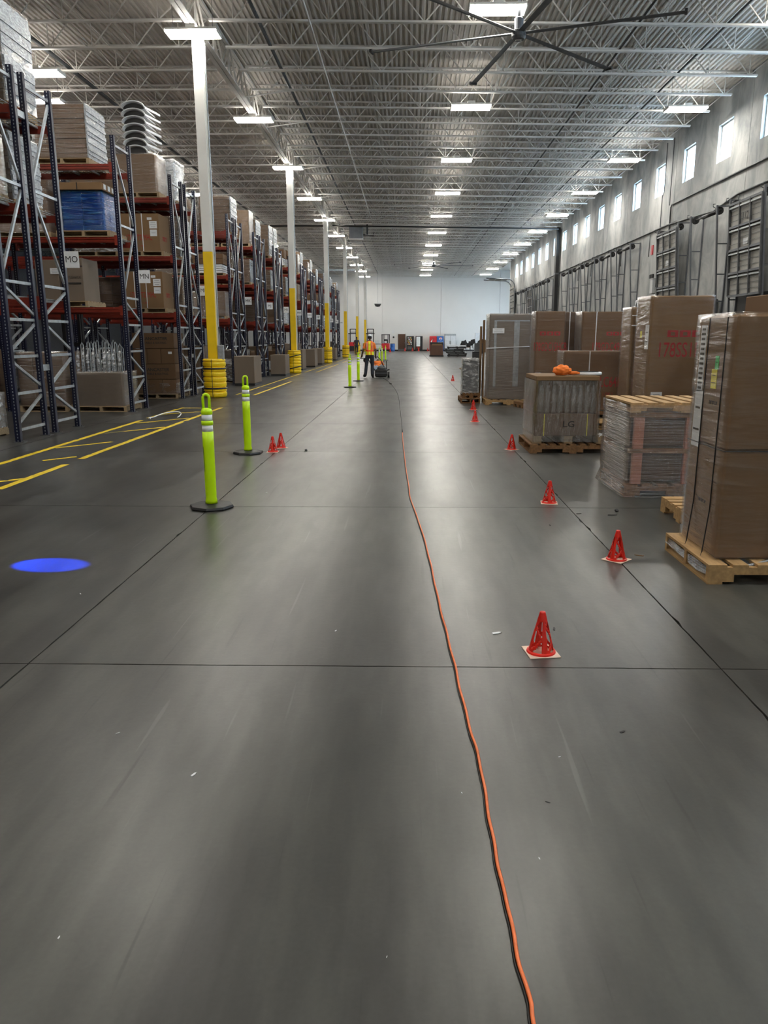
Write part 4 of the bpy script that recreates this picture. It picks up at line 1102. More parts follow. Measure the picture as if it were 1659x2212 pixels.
t, yf = tallbox('tall carton with red code 178GDC49HCB at the back by the tallest carton', 3.62, 4.62, 16.3, 17.0, .28, 2.14, '178GDC49HCB', .25, .5, 1.42, M['card1'], .12, straps=(-.22,))
icons(t, .0, yf, 1.66, 4, .12)
# pallets peeking
for (x, y, rz, m_, lb) in ((3.62, 13.99, 0, 'wood', 'pale new pallet lying in front of the wide 178DLC64H carton'), (3.0, 18.3, 12, 'wood2', 'worn pallet with one corner out beside the grey wrapped door')):
    t = thing('empty_pallet', lb, 'pallet', (x, y, 0), R(rz)); pallet_parts(t, .95 if m_ == 'wood' else .8, .60, .13, M[m_], 5)
# P9 grey wrapped door unit
t = thing('pallet_load', 'tall grey cabinet with glass door wrapped in film on a pale pallet', 'pallet load', (2.48, 19.35, 0))
pallet_x(t, 1.16, .98, .135, M['wood'], 7)
box('cabinet', (-.50, .50, -.42, .42, .14, 2.17), M['card4'], t, .01)
for x, w in ((-.40, .06), (.08, .13)): box('metal_stile', (x, x + w, -.432, -.42, .45, 2.0), M['galv'], t)
box('top_rail', (-.40, .45, -.432, -.42, 2.0, 2.03), M['galv'], t)
sticker(t, -.30, -.45, 1.78, .28, .12, None, 2); box('strap', (-.52, .52, -.448, -.444, 1.38, 1.40), M['foam'], t, rot=(0, R(-2.5), 0))
for x, y in ((-.58, .30), (-.64, .44)): box('edge_board', (x, x + .03, y, y + .3, .14, 2.05 - .15 * (y > .4)), M['card2'], t)
link('stretch_wrap', wrap_mesh(1.04, .88, .10, 2.19, M['film'], 60, flare=.06, amp=.006), t)
# P10 small grey wrapped cabinet on crossed pallets
t = thing('pallet_load', 'small grey wrapped cabinet on two stacked pallets left of the grey door', 'pallet load', (1.58, 19.95, 0))
pp = pallet_parts(t, .50, 1.1, .12, M['wood2'], 6); p2 = pallet_x(t, .44, .8, .12, M['wood2'], 5); p2.location = (.03, 0, .121)
box('cabinet', (-.17, .20, -.26, .26, .245, 1.08), M['darkgrey'], t, .015)
link('stretch_wrap', wrap_mesh(.42, .57, .20, 1.11, M['film_w'], 62, amp=.012), t, (.015, 0, 0))
# P11 load behind P1, top right
t = thing('pallet_load', 'brown strapped cartons with striped white label behind the nearest load, upper right', 'pallet load', (5.30, 10.6, 0))
pallet_x(t, 1.3, .9, .13, M['wood3'], 7)
cardbox(t, -.65, .65, -.42, .42, .14, 1.0, M['card1']); cardbox(t, -.65, .65, -.42, .42, 1.003, 1.72, M['card1'])
cardbox(t, -.62, .65, -.42, .42, 1.725, 2.16, M['card1'], 'top_carton')
sticker(t, -.45, -.422, 1.98, .30, .32, None, 6); sticker(t, -.15, -.422, 2.02, .12, .12, None, 1)
cord_strap(t, -.48, -.424, 1.73, 2.16, w=.02, m=M['black'])
link('stretch_wrap', wrap_mesh(1.33, .87, .12, 1.74, M['film'], 64), t)
t = thing('open_carton', 'torn open tan carton beside the striped-label carton', 'carton', (5.2, 12.2, 0)); pallet_x(t, 1.1, .8, .13, M['wood3'], 7)
cardbox(t, -.5, .45, -.35, .35, .131, 1.0, M['card2'], 'lower_carton'); cardbox(t, -.5, .1, -.35, .35, 1.003, 1.95, M['card1'], 'middle_carton'); cardbox(t, -.02 + .14, .45, -.35, .35, 1.003, 2.02, M['card2'], 'top_carton')
bm = bmesh.new(); bm_bar(bm, (.13, -.35, 2.02), (-.02, -.38, 2.14), .012, .3, (0, 1, 0)); obj('torn_flap', bm, M['card2'], t)

# ------------------------------------------------------------------ delineator posts, cones, cable
def make_post():
    t = thing('delineator_post', 'post', 'safety post')
    bm = bmesh.new(); n = 8
    bm_lathe(bm, [(.205, 0), (.215, .012), (.205, .032), (.06, .045)], n); obj('rubber_base', bm, M['black'], t)
    bm = bmesh.new(); prof = [(.058, .046), (.056, .075), (.050, .10), (.052, .14), (.053, .62), (.052, .74)]; bm_lathe(bm, prof, 20); obj('tube', bm, M['lime'], t, smooth=True)
    bm = bmesh.new(); bm_lathe(bm, [(.0505, .735), (.0505, .80)], 20); obj('reflective_band', bm, M['reflect'], t, smooth=True)
    bm = bmesh.new(); bm_lathe(bm, [(.050, .80), (.055, .803), (.055, .838), (.050, .841)], 20); obj('collar', bm, M['lime'], t, smooth=True)
    bm = bmesh.new(); bm_lathe(bm, [(.0495, .84), (.0495, .90)], 20); obj('reflective_band', bm, M['reflect'], t, smooth=True)
    bm = bmesh.new(); bm_lathe(bm, [(.049, .90), (.054, .905), (.052, .935), (.042, .955), (.02, .96)], 20); obj('shoulder', bm, M['lime'], t, smooth=True)
    bm = bmesh.new(); pts = [(-.030, 0, .95), (-.030, 0, 1.05)] + [(-.030 * math.cos(a), 0, 1.055 + .032 * math.sin(a)) for a in [R(20 * k) for k in range(1, 9)]] + [(.030, 0, 1.05), (.030, 0, .95)]
    bm_tube(bm, pts, .0135, 8); obj('loop_handle', bm, M['lime'], t, smooth=True)
    return t
post0 = make_post()
PP = [(-1.90, 7.16, 'nearest lime-green safety post with a scuffed tube'), (-2.28, 10.72, 'second lime-green safety post, beside the two small cones'), (-1.94, 25.6, 'third lime-green safety post, left of the standing worker'),
      (-1.90, 29.4, 'fourth lime-green safety post, closest to the standing worker'), (-1.86, 49.8, 'first of three distant lime-green safety posts beyond the worker'), (-1.83, 53.8, 'middle of three distant lime-green safety posts beyond the worker'),
      (-1.70, 58.0, 'farthest of three distant lime-green safety posts beyond the worker')]
for i, (x, y, lb) in enumerate(PP):
    if i == 0: o = post0; o.location = (x, y, 0); o['label'] = lb; o['group'] = 'lime safety posts'
    else: dup(post0, (x, y, 0), R(20 * i), lb, 'lime safety posts')
# scuff marks on the nearest post
bm = bmesh.new(); bm_bar(bm, (-.036, -.0395, .36), (-.042, -.0345, .60), .008, .002); o = obj('scuff', bm, M['darkgrey'], post0)

def make_cone(h=.225):
    """collapsible-style sport cone: four legs with lattice windows and a square base"""
    t = thing('small_cone', 'cone', 'cone')
    bm = bmesh.new(); b = .082
    bm_box(bm, -b, b, -b, b, 0, .006); obj('base_plate', bm, M['cone_base'], t, bevel=.002)
    rb, rt = .070, .014; n = 48; zz = [.006, .016, .03, .05, .07, .09, .11, .13, .15, .17, .19, .215, .225]
    def rad(z): return rb + (rt - rb) * (z / h)
    def openq(a, z):
        u = (a / (math.pi / 2)) % 1.0         # position within one quarter
        if z < .018 or z > .178: return False
        if u < .17 or u > .83: return False
        uu = (u - .17) / .66; t_ = (z - .018) / .16
        # crossing diagonal bars
        for s in (t_ * 2.4 % 1.0,):
            if int(t_ * 2.4) % 2: s = 1 - s
            if abs(uu - s) < .17: return False
        return True
    nz = 40; bm = bmesh.new(); rings = []
    for j in range(nz + 1):
        z = .006 + (h - .006) * j / nz
        rings.append([bm.verts.new((rad(z) * math.cos(2 * math.pi * k / n), rad(z) * math.sin(2 * math.pi * k / n), z)) for k in range(n)])
    for j in range(nz):
        for k in range(n):
            if openq(2 * math.pi * (k + .5) / n, .006 + (h - .006) * (j + .5) / nz): continue
            bm.faces.new((rings[j][k], rings[j][(k + 1) % n], rings[j + 1][(k + 1) % n], rings[j + 1][k]))
    bm.faces.new(rings[-1])
    me = mesh(bm, 'cone_body', M['cone'], smooth=True)
    o = link('cone_body', me, t); sm = o.modifiers.new('thick', 'SOLIDIFY'); sm.thickness = .0035
    bm = bmesh.new(); bm_lathe(bm, [(rad(0) + .006, .006), (rad(0) + .004, .014), (rad(.01) - .004, .018)], 32, caps=False); obj('foot_ring', bm, M['cone'], t)
    return t
cone0 = make_cone()
CN = [(.70, 3.72, 'nearest and largest orange-red lattice cone on a pale square base'), (1.55, 5.44, 'second orange-red lattice cone, on the cracked joint left of the near pallet'), (1.41, 7.43, 'third orange-red lattice cone, level with the low wrapped load'),
      (1.53, 11.16, 'fourth orange-red lattice cone, before the glassy wrapped load'), (1.32, 15.0, 'fifth small cone, bright orange, left of the joint'), (1.50, 17.56, 'sixth small cone, just behind the bright orange one'),
      (1.72, 29.7, 'lone distant small cone in the aisle right of the cable'), (-1.95, 10.86, 'bright orange small cone beside the second lime post'), (-1.90, 11.28, 'dark red small cone just behind the one by the second lime post')]
FARC = [(-2.13, 91.65), (-.42, 99.8), (.55, 99.8), (1.34, 99.8), (2.5, 99.8)]
M['cone_b'] = mat('bright_orange_cone_plastic', (1.0, .10, .03), .4, 0, .06, 8)
for i, (x, y, lb) in enumerate(CN):
    if i == 0: cone0.location = (x, y, 0); cone0['label'] = lb; cone0['group'] = 'small lattice cones'; cone0.rotation_euler = (0, 0, R(8))
    else: dup(cone0, (x, y, 0), R(8 + 37 * i), lb, 'small lattice cones')
for i, (x, y) in enumerate(FARC):
    dup(cone0, (x, y, 0), R(20 * i), '%s tiny cone from the left along the white end wall' % ordn[i].replace('nearest', 'first'), 'cones at the end wall').scale = (1.8, 1.8, 1.9)

CP = [(.32, 1.25), (.31, 1.5), (.31, 1.57), (.30, 1.67), (.30, 1.82), (.29, 1.96), (.28, 2.15), (.28, 2.38), (.28, 2.64), (.27, 2.89), (.25, 3.23), (.24, 3.59), (.22, 4.03), (.20, 4.49), (.18, 5.06), (.15, 5.65), (.10, 6.56), (.03, 7.55),
      (0, 8.57), (-.06, 11.19), (-.11, 14.24), (-.19, 18.17), (-.32, 22.84), (-.61, 27.5), (-.85, 30.2), (-1.02, 31.6)]
rnd = random.Random(4); P = [(x + (rnd.uniform(-.005, .005)), y, .0085) for x, y in CP]
def smooth_pts(P, sub=6):
    out = []
    for i in range(len(P) - 1):
        p0, p1, p2, p3 = P[max(0, i - 1)], P[i], P[i + 1], P[min(len(P) - 1, i + 2)]
        for k in range(sub):
            t = k / sub; out.append(tuple(.5 * ((2 * p1[j]) + (-p0[j] + p2[j]) * t + (2 * p0[j] - 5 * p1[j] + 4 * p2[j] - p3[j]) * t * t + (-p0[j] + 3 * p1[j] - 3 * p2[j] + p3[j]) * t ** 3) for j in range(3)))
    out.append(P[-1]); return out
Q = smooth_pts(P); Q = [(x + .0022 * math.sin(i * .9) * (1 if y > 2 else .4), y, z) for i, (x, y, z) in enumerate(Q)]
cut = next(i for i, q in enumerate(Q) if q[1] > 13)
t = thing('extension_cable', 'long orange cable snaking down the aisle to the floor machine', 'cable', (0, 0, 0))
bm = bmesh.new(); bm_tube(bm, Q[:cut + 1], .0055, 8); obj('orange_length', bm, M['cable_o'], t, smooth=True)
bm = bmesh.new(); bm_tube(bm, [(x - .009, y, .0045) for x, y, z in Q[:cut + 1]], .0028, 6); obj('cable_shadow', bm, M['black'], t, smooth=True)  # thin black strand laid beside the cable as its shadow
bm = bmesh.new(); bm_tube(bm, Q[cut:], .0085, 8); obj('dark_length', bm, M['black'], t, smooth=True)
bm = bmesh.new(); bm_tube(bm, [(-.66, 27.7, .025), (-.60, 27.3, .025)], .022, 8); obj('plug_joint', bm, M['black'], t)

# small debris on the floor
dr = random.Random(9)
SCRAP = ['small black sliver on the floor just right of the nearest cone', 'pale sliver on the floor left of the nearest cone', 'long black sliver between the third cone and the low wrapped load', 'brown wood splinter left of the second cone',
         'tiny black chip left of the third cone', 'black chip on the floor right of the third cone', 'tiny black chip beside the lump near the two small cones', 'white paper bit left of the long joint, level with the blue light spot',
         'tiny white bit below the left end of the nearest cross joint', 'white speck on the bottom left of the floor', 'white speck on the floor right of the cable, lowest of them', 'white curl on the floor left of centre below the nearest cross joint',
         'white speck right of the cable below the nearest cone', 'pale speck just left of the cable in the lower floor', 'white speck left of the cable near the bottom edge', 'pale flake on the floor past the nearest lime post',
         'brown splinter by the corner of the low wrapped load', 'black sliver on the right below the nearest cross joint', 'dark flake right of the cable in the lower right floor', 'pale flake in the middle of the dark wheel lane']
for i, (x, y, l, m_) in enumerate(((.83, 4.05, .05, 'blackm'), (.50, 3.98, .06, 'foam'), (1.9, 6.9, .09, 'blackm'), (1.75, 5.55, .07, 'wood2'), (1.25, 6.5, .04, 'blackm'), (1.6, 6.95, .05, 'blackm'), (-1.5, 10.9, .03, 'blackm'), (-2.1, 4.6, .03, 'paper'),
                                   (-1.2, 2.85, .02, 'paper'), (-.95, 1.75, .012, 'paper'), (.42, 2.1, .012, 'paper'), (-.8, 2.55, .03, 'paper'), (.6, 2.7, .012, 'foam'), (.2, 2.45, .010, 'foam'), (-.05, 1.7, .008, 'foam'), (-1.5, 7.9, .03, 'foam'),
                                   (2.6, 7.1, .06, 'wood2'), (.9, 2.9, .03, 'blackm'), (.5, 2.4, .02, 'blackm'), (-.4, 4.0, .02, 'foam'))):
    bm = bmesh.new(); a = dr.uniform(0, 3); w = l * dr.uniform(.15, .3)
    pts = [(-l / 2, -w / 2), (l * .1, -w * .7), (l / 2, -w * .1), (l * .3, w / 2), (-l * .4, w * .6)]
    vs = [bm.verts.new((px, py, 0)) for px, py in pts]; f = bm.faces.new(vs); r = bmesh.ops.extrude_face_region(bm, geom=[f])
    for v in r['geom']:
        if isinstance(v, bmesh.types.BMVert): v.co.z = max(.001, l * .06)
    tag(obj('floor_scrap', bm, M[m_], None, (x, y, .0005), (0, 0, a)), SCRAP[i], 'scrap', 'floor scraps')
for i, (x, y, r_) in enumerate(((-1.48, 10.95, .022), (1.98, 7.05, .02))):
    bm = bmesh.new(); bmesh.ops.create_icosphere(bm, subdivisions=2, radius=r_)
    for v in bm.verts: v.co *= 1 + .3 * mn.noise(v.co * 60); v.co.z *= .7
    tag(obj('black_lump', bm, M['black'], None, (x, y, r_ * .68)), ['black lump on the floor right of the two small cones', 'black lump on the floor near the low wrapped load'][i], 'lump')
# curl of strapping by rack MN's foot
bm = bmesh.new(); bm_tube(bm, [(-5.0 + .5 * math.cos(a) * .5, 15.6 + .7 * math.sin(a), .012 + .05 * abs(math.sin(a))) for a in [R(10 * k) for k in range(0, 26)]], .012, 5)
tag(obj('loose_strap', bm, M['paper'], None, smooth=True), 'loop of loose white strapping on the yellow hatched strip', 'strap')

# blue safety spotlight thrown by a forklift out of view
sd = bpy.data.lights.new('blue_spot', 'SPOT'); sd.energy = 9000; sd.color = (.0, .05, 1.0); sd.spot_size = R(5.6); sd.spot_blend = .45; sd.shadow_soft_size = .01
so = bpy.data.objects.new('blue_spot', sd); C.objects.link(so); so.location = (-5.6, 5.6, 2.4)
dv = Vector((-2.60, 5.23, 0)) - so.location; so.rotation_euler = dv.to_track_quat('-Z', 'Y').to_euler()

# ------------------------------------------------------------------ people
def body_from(joints, edges, root, name, mats, pick, parent):
    """joints: name -> (x, y, z, r or (rx, ry)); grown with a skin modifier into one continuous mesh"""
    names = list(joints); idx = {n: i for i, n in enumerate(names)}
    me = bpy.data.meshes.new(name); me.from_pydata([joints[n][:3] for n in names], [(idx[a], idx[b]) for a, b in edges], [])
    o = bpy.data.objects.new(name, me); C.objects.link(o)
    o.modifiers.new('skin', 'SKIN'); sv = me.skin_vertices[0].data
    for n in names:
        r = joints[n][3]; sv[idx[n]].radius = r if isinstance(r, tuple) else (r, r); sv[idx[n]].use_root = (n == root)
    sb = o.modifiers.new('sub', 'SUBSURF'); sb.levels = 2; sb.render_levels = 2
    dg = bpy.context.evaluated_depsgraph_get(); dg.update()
    m2 = bpy.data.meshes.new_from_object(o.evaluated_get(dg)); C.objects.unlink(o); bpy.data.objects.remove(o)
    m2.materials.clear()
    for m in mats: m2.materials.append(m)
    for p in m2.polygons: p.use_smooth = True; p.material_index = pick(p.center)
    m2.name = name
    return link(name, m2, parent)
def arm(J, E, s, sh, el, wr, side, hand_dir=(0, .2, -1)):
    J['sh' + side] = (*sh, .058); J['ua' + side] = (*[(a + b) / 2 for a, b in zip(sh, el)], .050); J['el' + side] = (*el, .042); J['fa' + side] = (*[(a + b) / 2 for a, b in zip(el, wr)], .040); J['wr' + side] = (*wr, .028)
    E += [('chest', 'sh' + side), ('sh' + side, 'ua' + side), ('ua' + side, 'el' + side), ('el' + side, 'fa' + side), ('fa' + side, 'wr' + side)]
    d = Vector(hand_dir).normalized(); pm = Vector(wr) + d * .07; J['pm' + side] = (*pm, (.036, .02)); E.append(('wr' + side, 'pm' + side))
    sx = Vector((1, 0, 0)); 
    for k in range(4):
        b = pm + d * .03 + sx * (k - 1.5) * .019; L = (.034, .040, .037, .028)[k]
        J['f%d%s' % (k, side)] = (*b, .010); c = b + d * L + Vector((0, -.012, 0)); J['g%d%s' % (k, side)] = (*c, .009); c2 = c + d * L * .6 + Vector((0, -.02, .004)); J['h%d%s' % (k, side)] = (*c2, .008)
        E += [('pm' + side, 'f%d%s' % (k, side)), ('f%d%s' % (k, side), 'g%d%s' % (k, side)), ('g%d%s' % (k, side), 'h%d%s' % (k, side))]
    th = Vector(wr) + d * .035 - sx * s * .035; J['t' + side] = (*th, .011); J['u' + side] = (*(th + d * .035 - sx * s * .012), .009)
    E += [('wr' + side, 't' + side), ('t' + side, 'u' + side)]
def head_mesh(parent, loc, tilt, cap, skinm, hat=True, yaw_=0):
    h = bpy.data.objects.new('head', None); C.objects.link(h); h.parent = parent; h.location = loc; h.rotation_euler = (tilt, 0, yaw_)
    bm = bmesh.new(); bmesh.ops.create_uvsphere(bm, u_segments=24, v_segments=16, radius=1)
    for v in bm.verts:
        c = v.co; z = c.z; w = .076 * (1 - .18 * max(0, -z)); d = .098 * (1 - .12 * max(0, -z))
        v.co = Vector((c.x * w, c.y * d + (.012 if c.y > 0 and z < 0 else 0), z * .118))
    obj('skull_and_face', bm, skinm, h, smooth=True)
    bm = bmesh.new(); bm_tube(bm, [(0, .088, .012), (0, .112, -.018), (0, .092, -.024)], [.008, .014, .012], 8); obj('nose', bm, skinm, h, smooth=True)
    for s in (-1, 1):
        bm = bmesh.new(); bm_lathe(bm, [(.004, -.006), (.016, -.003), (.018, .006), (.01, .01)], 10)
        for v in bm.verts: v.co = Vector((s * (.076 + v.co.z * .8), v.co.x * .9 - .005, v.co.y * 1.6 - .005))
        obj('ear', bm, skinm, h, smooth=True)
        bm = bmesh.new(); bmesh.ops.create_uvsphere(bm, u_segments=10, v_segments=8, radius=.012); obj('eye', bm, M['foam'], h, (s * .030, .086, .008), smooth=True)
    bm = bmesh.new(); bm_tube(bm, [(-.022, .093, -.052), (0, .100, -.054), (.022, .093, -.052)], .005, 6); obj('mouth', bm, M['copper'], h, smooth=True)
    bm = bmesh.new(); rings = []
    for j in range(9):
        a = R(90 - 11.5 * j); ca = max(0, math.cos(a)) ** .8; rings.append([bm.verts.new((.084 * ca * math.cos(b_) , .106 * ca * math.sin(b_), .124 * math.sin(a) + (.0 if j < 8 else -.01))) for b_ in [2 * math.pi * k / 24 for k in range(24)]])
    for A, B in zip(rings, rings[1:]):
        for k in range(24): bm.faces.new((A[k], A[(k + 1) % 24], B[(k + 1) % 24], B[k]))
    o = obj('cap' if hat else 'hair', bm, cap, h, smooth=True)
    if hat:
        bm = bmesh.new(); bm_box(bm, -.055, .055, .085, .165, .012, .020); obj('cap_brim', bm, M['darkcloth'], h, bevel=.003)
        bm = bmesh.new(); bm_lathe(bm, [(.083, -.06), (.086, -.02), (.085, .02)], 20)
        for v in bm.verts: v.co.y = v.co.y * 1.18 - .008
        obj('cap_band', bm, M['darkcloth'], h, smooth=True)
    return h
# standing worker seen from behind (facing +Y), slightly stooped over the machine
man = thing('person', 'worker from behind in yellow and orange safety vest, dark trousers, pale cap', 'person', (-1.60, 32.15, 0))
J = {'pelvis': (0, .0, .93, (.145, .105)), 'waist': (-.005, .0, 1.06, (.135, .10)), 'ribs': (.0, .01, 1.22, (.155, .11)), 'chest': (.0, .03, 1.38, (.150, .11)), 'neck': (.0, .06, 1.49, (.072, .066)), 'nape': (.0, .075, 1.55, .060),
     'hipL': (-.10, .0, .88, .110), 'kneeL': (-.145, .03, .49, .072), 'calfL': (-.16, .0, .33, .076), 'ankL': (-.18, .0, .12, .066), 'toeL': (-.26, .12, .055, .060), 'heelL': (-.18, -.05, .055, .050),
     'hipR': (.10, .0, .88, .110), 'kneeR': (.105, .04, .49, .072), 'calfR': (.105, .0, .33, .076), 'ankR': (.10, .0, .12, .066), 'toeR': (.12, .15, .055, .060), 'heelR': (.10, -.05, .055, .050)}
E_ = [('ankL', 'heelL'), ('ankR', 'heelR'), ('pelvis', 'waist'), ('waist', 'ribs'), ('ribs', 'chest'), ('chest', 'neck'), ('neck', 'nape'), ('pelvis', 'hipL'), ('hipL', 'kneeL'), ('kneeL', 'calfL'), ('calfL', 'ankL'), ('ankL', 'toeL'), ('pelvis', 'hipR'), ('hipR', 'kneeR'), ('kneeR', 'calfR'), ('calfR', 'ankR'), ('ankR', 'toeR')]
arm(J, E_, -1, (-.19, .04, 1.39), (-.27, -.02, 1.12), (-.33, .14, .93), 'A', (-.2, .5, -.8))
arm(J, E_, 1, (.19, .04, 1.39), (.25, .0, 1.11), (.235, .14, .90), 'B', (.1, .6, -.8))
def pick1(c):
    if c.z < .15: return 3
    if abs(c.x) > .19 and c.z < 1.19 and c.z > .5: return 0
    if c.z > 1.50: return 0
    if c.z < .98: return 1
    return 2
body_from(J, E_, 'pelvis', 'body', [M['skin'], M['darkcloth'], M['orangecloth'], M['black']], pick1, man)
head_mesh(man, (.0, .105, 1.655), R(-18), M['foam'], M['skin'])
VP = [(.93, .172, .140, .0), (1.02, .165, .134, .0), (1.12, .160, .130, .005), (1.22, .172, .134, .015), (1.34, .182, .136, .03), (1.43, .165, .124, .045), (1.485, .11, .09, .055)]
bm = bmesh.new(); rings = []
for j in range(57):
    z = .93 + .555 * j / 56; k = next(i for i in range(6) if z <= VP[i + 1][0] + 1e-6); f = (z - VP[k][0]) / (VP[k + 1][0] - VP[k][0])
    rx, ry, yo = [VP[k][q] + (VP[k + 1][q] - VP[k][q]) * f for q in (1, 2, 3)]
    rings.append([bm.verts.new((1.05 * rx * math.cos(a), 1.16 * ry * math.sin(a) + yo, z)) for a in [2 * math.pi * k_ / 96 for k_ in range(96)]])
for A, B in zip(rings, rings[1:]):
    for k in range(96): bm.faces.new((A[k], A[(k + 1) % 96], B[(k + 1) % 96], B[k]))
ve = obj('safety_vest', bm, M['orangecloth'], man, smooth=True); ve.data.materials.append(M['vest']); ve.data.materials.append(mat('red_orange_band', (.95, .10, .02), .8))
for p_ in ve.data.polygons:
    c = p_.center; ax = abs(c.x)
    if 1.07 < c.z < 1.13: p_.material_index = 2
    elif ax < .048: p_.material_index = 1
    elif ax < .088: p_.material_index = 2
    elif c.z < 1.07: p_.material_index = 1
text('black_lettering', 'KDCCI', .035, M['blackink'], man, (0, -.132, 1.34), FRONT)
for s in (-1, 1):
    bm = bmesh.new(); bm_tube(bm, [(s * .11, .05, 1.47), (s * .10, -.085, 1.42), (s * .105, -.128, 1.30), (s * .10, -.130, 1.14)], .010, 5); obj('reflective_stripe', bm, M['reflect'], man, smooth=True)
# crouching helper in orange shirt and pale jeans, beyond the worker
hp = thing('person', 'crouching helper in orange shirt and pale jeans, mostly behind the standing worker', 'person', (-1.36, 33.05, 0))
J = {'pelvis': (0, .0, .38, (.15, .12)), 'waist': (.03, .08, .47, (.13, .10)), 'ribs': (.04, .20, .55, (.15, .11)), 'chest': (.05, .33, .60, (.15, .10)), 'neck': (.05, .46, .60, .055),
     'hipL': (-.10, .03, .36, .095), 'kneeL': (-.16, .40, .42, .065), 'ankL': (-.16, .22, .10, .042), 'toeL': (-.17, .36, .045, .04),
     'hipR': (.10, .03, .36, .095), 'kneeR': (.16, .38, .14, .062), 'ankR': (.15, .02, .09, .042), 'toeR': (.15, -.10, .045, .036)}
E_ = [('pelvis', 'waist'), ('waist', 'ribs'), ('ribs', 'chest'), ('chest', 'neck'), ('pelvis', 'hipL'), ('hipL', 'kneeL'), ('kneeL', 'ankL'), ('ankL', 'toeL'), ('pelvis', 'hipR'), ('hipR', 'kneeR'), ('kneeR', 'ankR'), ('ankR', 'toeR')]
arm(J, E_, -1, (-.12, .34, .60), (-.20, .46, .46), (-.14, .60, .33), 'A', (0, .5, -.9)); arm(J, E_, 1, (.22, .34, .60), (.30, .46, .44), (.22, .58, .30), 'B', (0, .5, -.9))
def pick2(c):
    if c.z < .10: return 3
    if c.y > .40 and c.z < .55 and (c.x > .2 or c.x < -.1) and c.y > .46: return 0
    if c.z < .47 and c.y < .5: return 1
    return 2
body_from(J, E_, 'pelvis', 'body', [M['skin'], M['lightcloth'], M['orangecloth'], M['blackm']], pick2, hp)
head_mesh(hp, (.05, .58, .62), R(-75), M['blackm'], M['skin'], False)
# distant walker in dark clothes
dw = thing('person', 'distant person in dark jacket and dark jeans walking away near the columns', 'person', (-4.95, 74.4, 0))
J = {'pelvis': (0, 0, .90, (.15, .11)), 'waist': (0, .02, 1.05, (.145, .11)), 'ribs': (0, .05, 1.22, (.17, .12)), 'chest': (0, .09, 1.38, (.165, .12)), 'neck': (-.01, .14, 1.49, .06), 'nape': (-.01, .16, 1.54, .055),
     'hipL': (-.09, 0, .86, .09), 'kneeL': (-.08, .05, .48, .06), 'ankL': (-.06, -.10, .12, .042), 'toeL': (-.06, .04, .045, .04), 'hipR': (.09, 0, .86, .09), 'kneeR': (.08, .12, .50, .06), 'ankR': (.07, .16, .11, .042), 'toeR': (.07, .30, .045, .04)}
E_ = [('pelvis', 'waist'), ('waist', 'ribs'), ('ribs', 'chest'), ('chest', 'neck'), ('neck', 'nape'), ('pelvis', 'hipL'), ('hipL', 'kneeL'), ('kneeL', 'ankL'), ('ankL', 'toeL'), ('pelvis', 'hipR'), ('hipR', 'kneeR'), ('kneeR', 'ankR'), ('ankR', 'toeR')]
arm(J, E_, -1, (-.21, .09, 1.38), (-.27, .08, 1.10), (-.22, .26, .98), 'A', (0, .7, -.5)); arm(J, E_, 1, (.21, .09, 1.38), (.27, .08, 1.10), (.22, .26, .98), 'B', (0, .7, -.5))
body_from(J, E_, 'pelvis', 'body', [M['skin'], mat('dark_jeans', (.02, .03, .06), .85), M['darkcloth'], M['black']], lambda c: 3 if c.z < .1 else 1 if c.z < .95 and abs(c.x) < .2 else 0 if c.z > 1.52 or (c.y > .28 and c.z < 1.05) else 2, dw)
head_mesh(dw, (-.01, .19, 1.63), R(-15), M['blackm'], M['skin'], False)

# floor grinding machine pushed by the worker
t = thing('floor_machine', 'low black floor machine with wheels and handlebars at the worker\'s feet', 'machine', (-1.14, 32.35, 0))
bm = bmesh.new(); bm_box(bm, -.24, .26, -.30, .25, .03, .34); obj('motor_housing', bm, M['blackm'], t, bevel=.04)
bm = bmesh.new(); bm_lathe(bm, [(.20, .33), (.18, .42), (.10, .49), (.02, .51)], 18, (.03, -.02, 0)); obj('hood', bm, M['darkgrey'], t, smooth=True)
bm = bmesh.new(); bm_box(bm, -.25, .27, -.32, -.30, .18, .20); obj('trim_strip', bm, M['greysteel'], t)
for x in (-.34, .32):
    bm = bmesh.new(); bm_tube(bm, [(x - .04, -.05, .12), (x + .04, -.05, .12)], .12, 18); wl = obj('wheel', bm, M['black'], t)
    bm = bmesh.new(); bm_tube(bm, [(x - .043, -.05, .12), (x + .043, -.05, .12)], .05, 14); obj('wheel_hub', bm, M['foam'], wl)
bm = bmesh.new(); bm_tube(bm, [(.20, -.1, .28), (.0, -.15, .72), (-.17, -.17, .88)], .016, 8); obj('handlebar', bm, M['black'], t, smooth=True)
bm = bmesh.new(); bm_tube(bm, [(-.25, -.1, .30), (-.55, -.15, .80), (-.86, -.18, .78)], .018, 8); obj('handlebar', bm, M['black'], t, smooth=True)
bm = bmesh.new(); bm_tube(bm, [(.24, .0, .28), (.22, .02, .68)], .016, 8); bm_tube(bm, [(.24, .0, .30), (.36, -.02, .33)], .03, 8); obj('stop_lever', bm, M['black'], t)
bm = bmesh.new(); bm_box(bm, -.74, -.56, -.05, .15, .62, .80); obj('dust_bag', bm, M['black'], t, bevel=.05)

